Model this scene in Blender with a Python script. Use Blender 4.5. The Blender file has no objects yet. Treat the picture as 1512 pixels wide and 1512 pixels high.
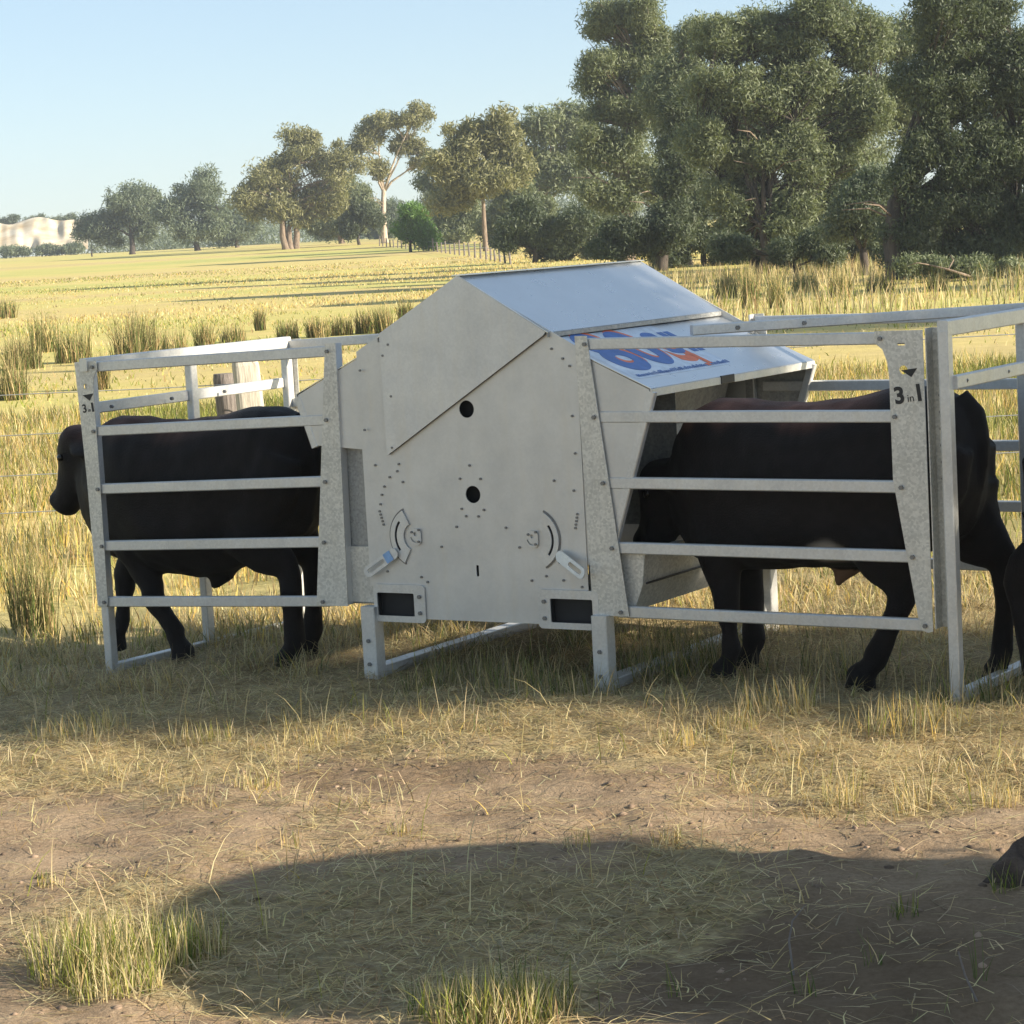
import bpy, bmesh, math, random
import numpy as np
from mathutils import Vector, Matrix
R = math.radians
rng = np.random.default_rng(7); random.seed(7)
sc = bpy.context.scene
C = sc.collection

# ------------------------------------------------------------------ camera, sky, sun, exposure
FPX, HOR, ROLL, CAMH = 3700.0, 340.0, 0.055, 1.85      # measured in the 1512 px photograph
PITCH = math.atan((756 - HOR) / FPX); TH = math.atan(ROLL)
cam = bpy.data.cameras.new('camera'); camo = bpy.data.objects.new('camera', cam); C.objects.link(camo)
cam.sensor_width = 36; cam.lens = FPX / 1512 * 36; cam.clip_end = 8000; cam.clip_start = 0.1
fw = Vector((0, math.cos(PITCH), -math.sin(PITCH))); up0 = Vector((0, math.sin(PITCH), math.cos(PITCH))); r0 = Vector((1, 0, 0))
rx = r0 * math.cos(TH) - up0 * math.sin(TH); ux = r0 * math.sin(TH) + up0 * math.cos(TH)
camo.matrix_world = Matrix(((rx.x, ux.x, -fw.x, 0), (rx.y, ux.y, -fw.y, 0), (rx.z, ux.z, -fw.z, CAMH), (0, 0, 0, 1)))
sc.camera = camo
SUN_EL, SUN_AZ = R(23), R(108)                          # azimuth clockwise from the view axis (+Y)
sdir = Vector((math.sin(SUN_AZ) * math.cos(SUN_EL), math.cos(SUN_AZ) * math.cos(SUN_EL), math.sin(SUN_EL)))
w = bpy.data.worlds.new('World'); sc.world = w; w.use_nodes = True
nt = w.node_tree; bg = nt.nodes['Background']
sky = nt.nodes.new('ShaderNodeTexSky'); sky.sky_type = 'NISHITA'; sky.sun_disc = False
sky.sun_elevation = SUN_EL; sky.sun_rotation = SUN_AZ; sky.air_density = 0.75; sky.dust_density = 0.2; sky.ozone_density = 1.4
hzmix = nt.nodes.new('ShaderNodeMix'); hzmix.data_type = 'RGBA'; hzmix.inputs[0].default_value = .5; hzmix.inputs[7].default_value = (2.65, 3.35, 3.95, 1)
nt.links.new(sky.outputs[0], hzmix.inputs[6]); nt.links.new(hzmix.outputs[2], bg.inputs[0]); bg.inputs[1].default_value = 0.085
sl = bpy.data.lights.new('sun', 'SUN'); so = bpy.data.objects.new('sun', sl); C.objects.link(so)
sl.energy = 5.0; sl.angle = R(0.5); sl.color = (1.0, 0.89, 0.72)
so.rotation_euler = sdir.to_track_quat('Z', 'Y').to_euler()
sc.view_settings.view_transform = 'Standard'; sc.view_settings.look = 'None'
sc.view_settings.gamma = 1.0; sc.view_settings.exposure = 1.2; sc.view_settings.use_curve_mapping = False
sc.cycles.max_bounces = 4; sc.cycles.transparent_max_bounces = 4

# ------------------------------------------------------------------ pixel <-> place helpers
def ray(px, py):
    a = px - 756; b = -(py - 756)
    x = a * math.cos(TH) + b * math.sin(TH); y = -a * math.sin(TH) + b * math.cos(TH)
    return (r0 * x + up0 * y + fw * FPX) / FPX
def at_depth(px, py, Y):
    d = ray(px, py); t = Y / d.y
    return Vector((0, 0, CAMH)) + d * t
def ground_at(px, py, z=0.0):
    d = ray(px, py); return Vector((0, 0, CAMH)) + d * ((z - CAMH) / d.z)
def proj_np(x, y, z):
    dz = z - CAMH
    yy = y * up0.y + dz * up0.z; zz = y * fw.y + dz * fw.z
    zz = np.where(np.abs(zz) < 1e-3, 1e-3, zz)
    a = x / zz * FPX; b = yy / zz * FPX
    return 756 + a * math.cos(TH) - b * math.sin(TH), 756 - (a * math.sin(TH) + b * math.cos(TH))
AZ = R(31.9)
O = ground_at(712, 1006)                                # foot of the feeder's end wall
U = Vector((math.cos(AZ), -math.sin(AZ), 0)); V = Vector((math.sin(AZ), math.cos(AZ), 0))

def _hash(ix, iy, seed):
    h = (ix.astype(np.int64) * 374761393 + iy.astype(np.int64) * 668265263 + seed * 974634777) & 0xFFFFFFFF
    h = ((h ^ (h >> 13)) * 1274126177) & 0xFFFFFFFF
    return ((h ^ (h >> 16)) & 0xFFFF) / 65535.0
def vnoise(x, y, s, seed=0):
    x = np.asarray(x, float) / s; y = np.asarray(y, float) / s
    ix = np.floor(x); iy = np.floor(y); fx = x - ix; fy = y - iy
    fx = fx * fx * (3 - 2 * fx); fy = fy * fy * (3 - 2 * fy)
    a = _hash(ix, iy, seed); b = _hash(ix + 1, iy, seed); c = _hash(ix, iy + 1, seed); d = _hash(ix + 1, iy + 1, seed)
    return (a * (1 - fx) + b * fx) * (1 - fy) + (c * (1 - fx) + d * fx) * fy
def sstep(a, b, x):
    t = np.clip((x - a) / (b - a), 0, 1); return t * t * (3 - 2 * t)
def gz(x, y):
    x = np.asarray(x, float); y = np.asarray(y, float)
    r = np.sqrt(x * x + y * y)
    z = 0.12 * sstep(60, 110, r) + 0.45 * sstep(100, 180, r) + 0.9 * sstep(160, 260, r) + 0.2 * sstep(260, 420, r)
    s = (x - O.x) * U.x + (y - O.y) * U.y
    z = z - 0.05 * np.clip(-s - 0.7, 0, 3.0) * (1 - sstep(14, 40, r))
    near = 1 - sstep(16, 40, r)
    z = z + near * (0.05 * (vnoise(x, y, 1.3, 3) - .5) + 0.045 * (vnoise(x, y, 0.35, 4) - .5) + 0.030 * (vnoise(x, y, 0.13, 5) - .5))
    # the foot of the feeder and pens is trodden level
    c = np.exp(-(((x - O.x - .3) / 2.4) ** 2 + ((y - O.y - .5) / 1.0) ** 2))
    z = z - c * near * 0.05 * (vnoise(x, y, 1.3, 3) - .5)
    z = z + 0.35 * (vnoise(x, y, 45, 8) - .5) * sstep(40, 90, r)
    return z
def gz1(x, y): return float(gz(np.array([x]), np.array([y]))[0])

# ------------------------------------------------------------------ object helpers
def tag(o, label=None, cat=None, group=None, kind=None):
    if label: o['label'] = label
    if cat: o['category'] = cat
    if group: o['group'] = group
    if kind: o['kind'] = kind
    return o
def mesh_np(name, verts, faces, mat=None, parent=None, smooth=False, cols=None):
    me = bpy.data.meshes.new(name)
    verts = np.asarray(verts, np.float32)
    if isinstance(faces, np.ndarray):
        n, k = faces.shape
        me.vertices.add(len(verts)); me.vertices.foreach_set('co', verts.ravel())
        me.loops.add(n * k); me.loops.foreach_set('vertex_index', faces.ravel().astype(np.int32))
        me.polygons.add(n); me.polygons.foreach_set('loop_start', (np.arange(n) * k).astype(np.int32))
        me.polygons.foreach_set('loop_total', np.full(n, k, np.int32))
        me.update(calc_edges=True)
    else:
        me.from_pydata([tuple(v) for v in verts], [], faces); me.update()
    if cols is not None:
        at = me.attributes.new('tint', 'FLOAT_COLOR', 'POINT')
        c4 = np.ones((len(verts), 4), np.float32); c4[:, :3] = cols
        at.data.foreach_set('color', c4.ravel())
    if smooth: me.polygons.foreach_set('use_smooth', np.ones(len(me.polygons), bool))
    if mat: me.materials.append(mat)
    return link(name, me, parent)
def link(name, me, parent=None):
    o = bpy.data.objects.new(name, me); C.objects.link(o)
    if parent is not None: o.parent = parent
    return o
def empty(name, loc, rz=0.0):
    o = bpy.data.objects.new(name, None); C.objects.link(o); o.location = loc; o.rotation_euler = (0, 0, rz)
    o.empty_display_size = .2
    return o

class MB:
    """collects boxes, bars and tubes into one mesh"""
    def __init__(s): s.v = []; s.f = []
    def add(s, vs, fs):
        b = len(s.v); s.v += [tuple(x) for x in vs]; s.f += [[b + i for i in f] for f in fs]
    def box(s, a, b):
        (x0, y0, z0), (x1, y1, z1) = a, b
        s.add([(x0, y0, z0), (x1, y0, z0), (x1, y1, z0), (x0, y1, z0), (x0, y0, z1), (x1, y0, z1), (x1, y1, z1), (x0, y1, z1)],
              [(3, 2, 1, 0), (4, 5, 6, 7), (0, 1, 5, 4), (1, 2, 6, 5), (2, 3, 7, 6), (3, 0, 4, 7)])
    def bar(s, p, q, w, h, ref=(0, 0, 1), ch=0.004):
        """chamfered rectangular tube from p to q: h along ref, w across"""
        p = Vector(p); q = Vector(q); d = (q - p).normalized(); r = Vector(ref)
        sd = d.cross(r).normalized(); r = sd.cross(d).normalized()
        a, b = w / 2, h / 2; c = min(ch, a * .45, b * .45)
        prof = [(a, b - c), (a - c, b), (-a + c, b), (-a, b - c), (-a, -b + c), (-a + c, -b), (a - c, -b), (a, -b + c)]
        vs = [p + sd * x + r * y for x, y in prof] + [q + sd * x + r * y for x, y in prof]
        fs = [(i, (i + 1) % 8, 8 + (i + 1) % 8, 8 + i) for i in range(8)] + [tuple(range(7, -1, -1)), tuple(range(8, 16))]
        s.add(vs, fs)
    def tube(s, pts, rad, n=8, cap=True):
        pts = [Vector(p) for p in pts]; m = len(pts)
        if not hasattr(rad, '__len__'): rad = [rad] * m
        vs = []; ref = Vector((0.3, 0.9, 0.2))
        for i, p in enumerate(pts):
            d = (pts[min(i + 1, m - 1)] - pts[max(i - 1, 0)])
            if d.length < 1e-6: d = Vector((0, 0, 1))
            d.normalize(); a = d.cross(ref)
            if a.length < .05: a = d.cross(Vector((1, 0, 0)))
            a.normalize(); b = d.cross(a)
            for k in range(n):
                t = 2 * math.pi * k / n; vs.append(p + (a * math.cos(t) + b * math.sin(t)) * rad[i])
        fs = []
        for i in range(m - 1):
            for k in range(n):
                k2 = (k + 1) % n; fs.append((i * n + k, i * n + k2, (i + 1) * n + k2, (i + 1) * n + k))
        if cap: fs += [tuple(range(n - 1, -1, -1)), tuple((m - 1) * n + k for k in range(n))]
        s.add(vs, fs)
    def build(s, name, mat, parent=None, off=(0, 0, 0), smooth=False):
        v = np.array(s.v, np.float32) - np.array(off, np.float32)
        o = mesh_np(name, v, s.f, mat, parent, smooth)
        return o

def sheet_mesh(name, loops, thick, frame):
    """plate cut from sheet metal with real holes; loops in the plane, frame = (origin, xaxis, yaxis)"""
    cu = bpy.data.curves.new(name, 'CURVE'); cu.dimensions = '2D'; cu.fill_mode = 'BOTH'; cu.extrude = thick / 2
    for lp in loops:
        sp = cu.splines.new('POLY'); sp.points.add(len(lp) - 1)
        for i, (a, b) in enumerate(lp): sp.points[i].co = (a, b, 0, 1)
        sp.use_cyclic_u = True
    ob = bpy.data.objects.new(name, cu); me = bpy.data.meshes.new_from_object(ob)
    bpy.data.objects.remove(ob); bpy.data.curves.remove(cu)
    o, x, y = [Vector(k) for k in frame]; z = x.cross(y)
    M = Matrix(((x.x, y.x, z.x, o.x), (x.y, y.y, z.y, o.y), (x.z, y.z, z.z, o.z), (0, 0, 0, 1)))
    me.transform(M); me.name = name
    return me
def circ(cx, cy, r, n=20): return [(cx + r * math.cos(2 * math.pi * i / n), cy + r * math.sin(2 * math.pi * i / n)) for i in range(n)]
def rrect(x0, y0, x1, y1, r, n=4):
    out = []
    for (cx, cy, a0) in ((x1 - r, y0 + r, -90), (x1 - r, y1 - r, 0), (x0 + r, y1 - r, 90), (x0 + r, y0 + r, 180)):
        for k in range(n + 1):
            a = R(a0 + 90 * k / n); out.append((cx + r * math.cos(a), cy + r * math.sin(a)))
    return out
def arcslot(cx, cy, r, a0, a1, w, n=10):
    o = [(cx + (r + w / 2) * math.cos(R(a0 + (a1 - a0) * k / n)), cy + (r + w / 2) * math.sin(R(a0 + (a1 - a0) * k / n))) for k in range(n + 1)]
    i = [(cx + (r - w / 2) * math.cos(R(a0 + (a1 - a0) * k / n)), cy + (r - w / 2) * math.sin(R(a0 + (a1 - a0) * k / n))) for k in range(n, -1, -1)]
    return o + i

# ------------------------------------------------------------------ materials
class NM:
    def __init__(s, name):
        s.m = bpy.data.materials.new(name); s.m.use_nodes = True; s.t = s.m.node_tree
        s.b = s.t.nodes['Principled BSDF']; s.out = s.t.nodes['Material Output']
    def n(s, typ, **kw):
        k = s.t.nodes.new('ShaderNode' + typ)
        for a, v in kw.items():
            if a.startswith('i_'):
                key = a[2:]; key = int(key) if key.isdigit() else key.replace('_', ' ')
                k.inputs[key].default_value = v
            else: setattr(k, a, v)
        return k
    def l(s, a, b): s.t.links.new(a, b)
    def ramp(s, fac, stops):
        k = s.n('ValToRGB'); cr = k.color_ramp
        while len(cr.elements) < len(stops): cr.elements.new(.5)
        for e, (p, c) in zip(cr.elements, stops): e.position = p; e.color = (*c, 1) if len(c) == 3 else c
        s.l(fac, k.inputs[0]); return k.outputs[0]
    def noise(s, scale, detail=3, rough=.55, vec=None, out=0):
        k = s.n('TexNoise'); k.inputs['Scale'].default_value = scale; k.inputs['Detail'].default_value = detail; k.inputs['Roughness'].default_value = rough
        if vec is not None: s.l(vec, k.inputs['Vector'])
        return k.outputs[out]
    def coord(s, which='Object'): return s.n('TexCoord').outputs[which]
    def mixc(s, f, a, b, typ='MIX'):
        k = s.n('Mix', data_type='RGBA', blend_type=typ)
        for val, inp in ((f, k.inputs[0]), (a, k.inputs[6]), (b, k.inputs[7])):
            if hasattr(val, 'is_output'): s.l(val, inp)
            elif isinstance(val, (int, float)): inp.default_value = val
            else: inp.default_value = (*val, 1)
        return k.outputs[2]
    def bump(s, h, strength, dist=.01):
        k = s.n('Bump'); k.inputs['Strength'].default_value = strength; k.inputs['Distance'].default_value = dist
        s.l(h, k.inputs['Height']); s.l(k.outputs[0], s.b.inputs['Normal'])
    def set(s, **kw):
        for a, v in kw.items():
            i = s.b.inputs[a.replace('_', ' ')]
            if hasattr(v, 'is_output'): s.l(v, i)
            elif isinstance(v, tuple): i.default_value = (*v, 1) if len(v) == 3 else v
            else: i.default_value = v
        return s

def galv(name, lo, hi, metal, r0_, r1_, spangle=0.5, warm=(0.62, 0.58, 0.50)):
    k = NM(name); c = k.coord('Object')
    vo = k.n('TexVoronoi'); vo.inputs['Scale'].default_value = 110; k.l(c, vo.inputs['Vector'])
    sp = k.n('RGBToBW'); k.l(vo.outputs['Color'], sp.inputs[0])
    base = k.ramp(k.noise(5, 4, .6, c), [(.3, lo), (.7, hi)])
    base = k.mixc(spangle, base, k.ramp(sp.outputs[0], [(.2, tuple(x * .86 for x in lo)), (.8, tuple(min(1, x * 1.1) for x in hi))]))
    mp = k.n('Mapping'); mp.inputs['Scale'].default_value = (9, 9, 0.8); k.l(c, mp.inputs['Vector'])
    st = k.ramp(k.noise(2.0, 4, .6, mp.outputs[0]), [(.52, (0, 0, 0)), (.75, (1, 1, 1))])
    stf = k.n('Math', operation='MULTIPLY'); k.l(st, stf.inputs[0]); stf.inputs[1].default_value = .35
    base = k.mixc(stf.outputs[0], base, warm)
    k.set(Base_Color=base, Metallic=metal)
    mr = k.n('MapRange'); k.l(k.noise(14, 3, .6, c), mr.inputs[0]); mr.inputs[3].default_value = r0_; mr.inputs[4].default_value = r1_
    k.l(mr.outputs[0], k.b.inputs['Roughness'])
    k.bump(k.noise(3.0, 2, .5, c), .10, .02)
    return k.m
M = {}
M['plate'] = galv('galvanised_sheet', (.56, .555, .535), (.68, .67, .64), .45, .36, .54, .08)
M['plate2'] = galv('galvanised_cover_sheet', (.57, .57, .56), (.70, .695, .67), .45, .36, .52, .15)
M['spangle'] = galv('spangled_galvanised_plate', (.50, .49, .45), (.72, .70, .64), .45, .42, .56, .45)
M['rail'] = galv('galvanised_tube', (.54, .54, .53), (.68, .68, .66), .50, .34, .52, .22)
M['roof'] = galv('zinc_roof_sheet', (.66, .68, .70), (.71, .73, .75), .85, .26, .30, .0, (.68, .68, .68))
M['darkgalv'] = galv('dull_shade_galvanised', (.30, .30, .29), (.42, .42, .40), .4, .5, .65, .5)  # dull steel; its dark tone also stands in for shade inside the feeder
def plain(name, col, rough=.6, metal=0.0, var=.15, scale=20):
    k = NM(name); c = k.coord('Object')
    k.set(Base_Color=k.ramp(k.noise(scale, 3, .6, c), [(.3, tuple(x * (1 - var) for x in col)), (.7, tuple(min(1, x * (1 + var)) for x in col))]), Roughness=rough, Metallic=metal)
    return k.m
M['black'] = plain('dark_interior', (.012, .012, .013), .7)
M['bolt'] = plain('bolt_steel', (.20, .20, .20), .45, .7)
M['blue'] = plain('blue_print', (.07, .16, .42), .5)
M['orange'] = plain('orange_print', (.75, .17, .06), .5)
M['ink'] = plain('black_print', (.015, .015, .018), .5)
M['sticker'] = plain('pale_blue_sticker', (.25, .42, .68), .45)
M['sheet_white'] = plain('white_decal', (.62, .68, .76), .35, .3)
M['wire'] = plain('fence_wire', (.42, .42, .41), .5, .6)
M['grain'] = plain('feed_pellets', (.22, .16, .08), .8, 0, .5, 90)
M['eye'] = plain('eye', (.01, .008, .006), .1)

def wood(name, a, b):
    k = NM(name); c = k.coord('Object'); mp = k.n('Mapping'); mp.inputs['Scale'].default_value = (30, 30, 2.2); k.l(c, mp.inputs['Vector'])
    h = k.noise(2.5, 5, .65, mp.outputs[0])
    k.set(Base_Color=k.ramp(h, [(.3, a), (.65, b)]), Roughness=.9); k.bump(h, .8, .01); return k.m
M['wood'] = wood('weathered_wood', (.34, .30, .24), (.60, .55, .46))
M['darkwood'] = wood('grey_wood', (.10, .085, .075), (.24, .21, .19))
def bark(name, a, b):
    k = NM(name); c = k.coord('Object'); mp = k.n('Mapping'); mp.inputs['Scale'].default_value = (4, 4, .8); k.l(c, mp.inputs['Vector'])
    h = k.noise(2.0, 5, .7, mp.outputs[0])
    k.set(Base_Color=k.ramp(h, [(.35, a), (.62, b)]), Roughness=.9); k.bump(h, .6, .05); return k.m
M['bark_dark'] = bark('dark_bark', (.030, .024, .020), (.085, .068, .055))
M['bark_brown'] = bark('brown_bark', (.12, .085, .06), (.26, .20, .15))
M['bark_pale'] = bark('pale_gum_bark', (.28, .22, .16), (.55, .46, .37))

def leafmat(name, a, b, trans=.25):
    k = NM(name); c = k.coord('Object')
    nz = k.noise(.55, 2, .5, c); n2 = k.noise(9, 1, .5, c)
    col = k.ramp(nz, [(.32, a), (.68, b)])
    col = k.mixc(.5, col, k.ramp(n2, [(.3, tuple(x * .65 for x in a)), (.7, tuple(x * 1.35 for x in b))]))
    k.set(Base_Color=col, Roughness=.55); k.b.inputs['Specular IOR Level'].default_value = .35
    tr = k.n('BsdfTranslucent'); k.l(k.mixc(1.0, col, (1.25, 1.3, .6), 'MULTIPLY'), tr.inputs[0])
    mx = k.n('MixShader'); mx.inputs[0].default_value = trans
    k.l(k.b.outputs[0], mx.inputs[1]); k.l(tr.outputs[0], mx.inputs[2]); k.l(mx.outputs[0], k.out.inputs[0]); return k.m
M['leaf_olive'] = leafmat('olive_gum_leaves', (.105, .135, .076), (.200, .225, .128))
M['leaf_gold'] = leafmat('golden_olive_leaves', (.145, .155, .075), (.265, .255, .130))
M['leaf_dark'] = leafmat('dark_evergreen_leaves', (.050, .072, .044), (.118, .142, .082))
M['leaf_blue'] = leafmat('blue_green_leaves', (.095, .130, .090), (.170, .200, .130))
M['leaf_lime'] = leafmat('bright_green_leaves', (.075, .150, .030), (.130, .240, .050))
def tintmat(name, trans, rough=.75):
    k = NM(name); a = k.n('Attribute', attribute_name='tint')
    k.set(Base_Color=a.outputs[0], Roughness=rough); k.b.inputs['Specular IOR Level'].default_value = .25
    if trans:
        tr = k.n('BsdfTranslucent'); k.l(a.outputs[0], tr.inputs[0]); mx = k.n('MixShader'); mx.inputs[0].default_value = trans
        k.l(k.b.outputs[0], mx.inputs[1]); k.l(tr.outputs[0], mx.inputs[2]); k.l(mx.outputs[0], k.out.inputs[0])
    return k
M['blade'] = tintmat('grass_blades', .42).m
M['rush'] = tintmat('rush_stems', .15).m
k = tintmat('cattle_coat', 0, .60); hm_ = k.n('Mapping'); hm_.inputs['Scale'].default_value = (40, 120, 60); k.l(k.coord('Object'), hm_.inputs['Vector']); k.bump(k.noise(2.2, 4, .7, hm_.outputs[0]), .7, .008); k.b.inputs['Specular IOR Level'].default_value = .14; k.b.inputs['Sheen Weight'].default_value = .02
M['coat'] = k.m

# ground: soil and straw cover mixed by a painted cover mask
k = NM('paddock_ground'); c = k.coord('Object')
cov = k.n('Attribute', attribute_name='tint'); sep = k.n('SeparateColor'); k.l(cov.outputs[0], sep.inputs[0])
soil = k.ramp(k.noise(3.0, 6, .65, c), [(.28, (.20, .138, .080)), (.5, (.32, .228, .138)), (.75, (.43, .32, .205))])
soil = k.mixc(.35, soil, k.ramp(k.noise(60, 3, .7, c), [(.35, (.12, .085, .06)), (.7, (.42, .32, .23))]))
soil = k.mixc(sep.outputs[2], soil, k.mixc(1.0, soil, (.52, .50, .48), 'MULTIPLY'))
straw = k.ramp(k.noise(26, 5, .7, c), [(.3, (.19, .15, .085)), (.5, (.33, .26, .145)), (.72, (.50, .405, .22))])
gfield = k.n('Mapping'); gfield.inputs['Scale'].default_value = (.35, 1.0, 1); k.l(c, gfield.inputs['Vector'])
fld = k.ramp(k.noise(.045, 6, .65, gfield.outputs[0]), [(.30, (.33, .43, .08)), (.43, (.56, .54, .12)), (.53, (.66, .52, .17)), (.62, (.54, .40, .18)), (.72, (.44, .48, .11))])
fld = k.mixc(.4, fld, k.ramp(k.noise(1.3, 5, .7, gfield.outputs[0]), [(.35, (.36, .30, .11)), (.7, (.64, .53, .24))]))
fld = k.mixc(.25, fld, k.ramp(k.noise(12, 3, .7, gfield.outputs[0]), [(.35, (.28, .24, .10)), (.65, (.66, .55, .28))]))
cover = k.mixc(sep.outputs[1], straw, fld)
nz = k.n('Math', operation='ADD'); k.l(sep.outputs[0], nz.inputs[0])
nn = k.n('MapRange'); k.l(k.noise(7, 5, .7, c), nn.inputs[0]); nn.inputs[3].default_value = -.45; nn.inputs[4].default_value = .45
k.l(nn.outputs[0], nz.inputs[1]); cl = k.ramp(nz.outputs[0], [(.35, (0, 0, 0)), (.65, (1, 1, 1))])
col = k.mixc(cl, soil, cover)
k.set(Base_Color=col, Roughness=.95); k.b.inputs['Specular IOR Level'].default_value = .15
hs = k.n('Math', operation='ADD'); k.l(k.noise(28, 6, .75, c), hs.inputs[0]); k.l(k.noise(6, 4, .6, c), hs.inputs[1])
k.bump(hs.outputs[0], .6, .025)
M['ground'] = k.m

# ------------------------------------------------------------------ ground cover masks (pixel places of the bare soil)
def blob(px, py, cx, cy, rx_, ry_): return np.exp(-(((px - cx) / rx_) ** 2 + ((py - cy) / ry_) ** 2))
def cover_mask(x, y):
    """1 = grass/straw, 0 = bare trodden soil"""
    px, py = proj_np(x, y, np.zeros_like(x))
    n = vnoise(x, y, .55, 11) * .6 + vnoise(x, y, .17, 12) * .4
    m = 1 - sstep(1120, 1215, py + (n - .5) * 170)
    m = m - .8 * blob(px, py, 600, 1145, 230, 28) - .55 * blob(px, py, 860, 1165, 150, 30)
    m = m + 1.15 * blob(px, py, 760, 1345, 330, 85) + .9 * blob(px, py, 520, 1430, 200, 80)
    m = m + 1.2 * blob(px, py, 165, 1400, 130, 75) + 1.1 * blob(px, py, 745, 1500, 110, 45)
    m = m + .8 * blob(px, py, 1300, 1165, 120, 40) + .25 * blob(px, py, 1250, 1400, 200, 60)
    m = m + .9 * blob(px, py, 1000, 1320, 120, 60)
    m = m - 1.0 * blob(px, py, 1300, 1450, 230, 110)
    m = m + (n - .5) * 1.1
    m = np.where((y < 3), .5, m)
    return np.clip(m, 0, 1)

# ------------------------------------------------------------------ ground sheet
def build_ground():
    ang = np.concatenate([np.arange(-180, -20, 5), np.arange(-20, 20, .36), np.arange(20, 180, 5)])
    rad = [0.6, 1.5, 2.5, 3.5, 4.4]
    while rad[-1] < 17: rad.append(rad[-1] + .05)
    while rad[-1] < 5200: rad.append(rad[-1] * 1.028 + .02)
    rad = np.array(rad)
    A, Rr = np.meshgrid(np.radians(ang), rad)
    x = (Rr * np.sin(A)).ravel(); y = (Rr * np.cos(A)).ravel(); z = gz(x, y)
    na, nr = len(ang), len(rad)
    v = np.stack([x, y, z], 1); v = np.vstack([v, [[0, 0, 0]]])
    i = np.arange(nr - 1)[:, None] * na; j = np.arange(na)[None, :]; j2 = (j + 1) % na
    f = np.stack([(i + j), (i + j2), (i + na + j2), (i + na + j)], -1).reshape(-1, 4)[:, ::-1]
    cm = np.append(cover_mask(x, y), .5); far = sstep(11.5, 17, np.append(np.sqrt(x * x + y * y), 0))
    pxx, pyy = proj_np(x, y, np.zeros_like(x)); dark_soil_shade = np.append(np.clip(1.3 * blob(pxx, pyy, 1230, 1430, 420, 130) + .6 * blob(pxx, pyy, 560, 1140, 240, 30), 0, 1) * (y > 3), 0)  # darker soil; the right-hand patch also deepens the tank's shadow by colour
    cols = np.stack([np.maximum(cm, far), far, dark_soil_shade], 1)
    fl = [tuple(q) for q in f]
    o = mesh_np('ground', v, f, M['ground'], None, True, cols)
    bm = bmesh.new(); bm.from_mesh(o.data); bm.verts.ensure_lookup_table()
    cidx = len(v) - 1
    for a in range(na):
        bm.faces.new((bm.verts[cidx], bm.verts[(a + 1) % na], bm.verts[a]))
    bm.normal_update(); bm.to_mesh(o.data); bm.free()
    o.data.polygons.foreach_set('use_smooth', np.ones(len(o.data.polygons), bool))
    tag(o, 'wide dry paddock of straw grass and bare trodden soil', kind='structure')
build_ground()

# pale quarry bank with scrub far left
def build_bank():
    xs = np.linspace(-30, 130, 90); prof = np.linspace(0, 1, 26); D = 420.0
    v = []
    for t in prof:
        for px in xs:
            nx = float(vnoise(np.array([px * 1.0]), np.array([t * 20]), 12, 31)[0]) - .5
            tp = 330 - 8 * math.exp(-((px - 75) / 45) ** 2) + 3 * math.sin(px / 11)
            yy = 368 + (tp - 368) * (t ** .8)
            p = at_depth(px, yy, D + 14 * t + nx * 3); v.append(p)
    n = len(xs); f = [(a * n + b, a * n + b + 1, (a + 1) * n + b + 1, (a + 1) * n + b) for a in range(len(prof) - 1) for b in range(n - 1)]
    b0 = len(v)
    for t in (0, 1):                                     # crest runs back as a hill top
        for px in xs:
            tp = 330 - 8 * math.exp(-((px - 75) / 45) ** 2) + 3 * math.sin(px / 11)
            p = at_depth(px, tp, D + 17 + 120 * t); v.append(Vector((p.x - 30 * t, p.y, p.z - 7 * t)))
    top = (len(prof) - 1) * n
    f += [(top + b, top + b + 1, b0 + b + 1, b0 + b) for b in range(n - 1)] + [(b0 + b, b0 + b + 1, b0 + n + b + 1, b0 + n + b) for b in range(n - 1)]
    k = NM('quarry_clay'); c = k.coord('Object'); mp = k.n('Mapping'); mp.inputs['Scale'].default_value = (.22, .22, .06); k.l(c, mp.inputs['Vector'])
    k.set(Base_Color=k.ramp(k.noise(1.2, 5, .65, mp.outputs[0]), [(.3, (.42, .31, .17)), (.5, (.55, .46, .32)), (.7, (.66, .60, .48))]), Roughness=.95)
    o = mesh_np('quarry_bank', [tuple(p) for p in v], f, k.m, None, True)
    tag(o, 'pale clay quarry bank rising at the far left', kind='structure')
build_bank()

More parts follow.
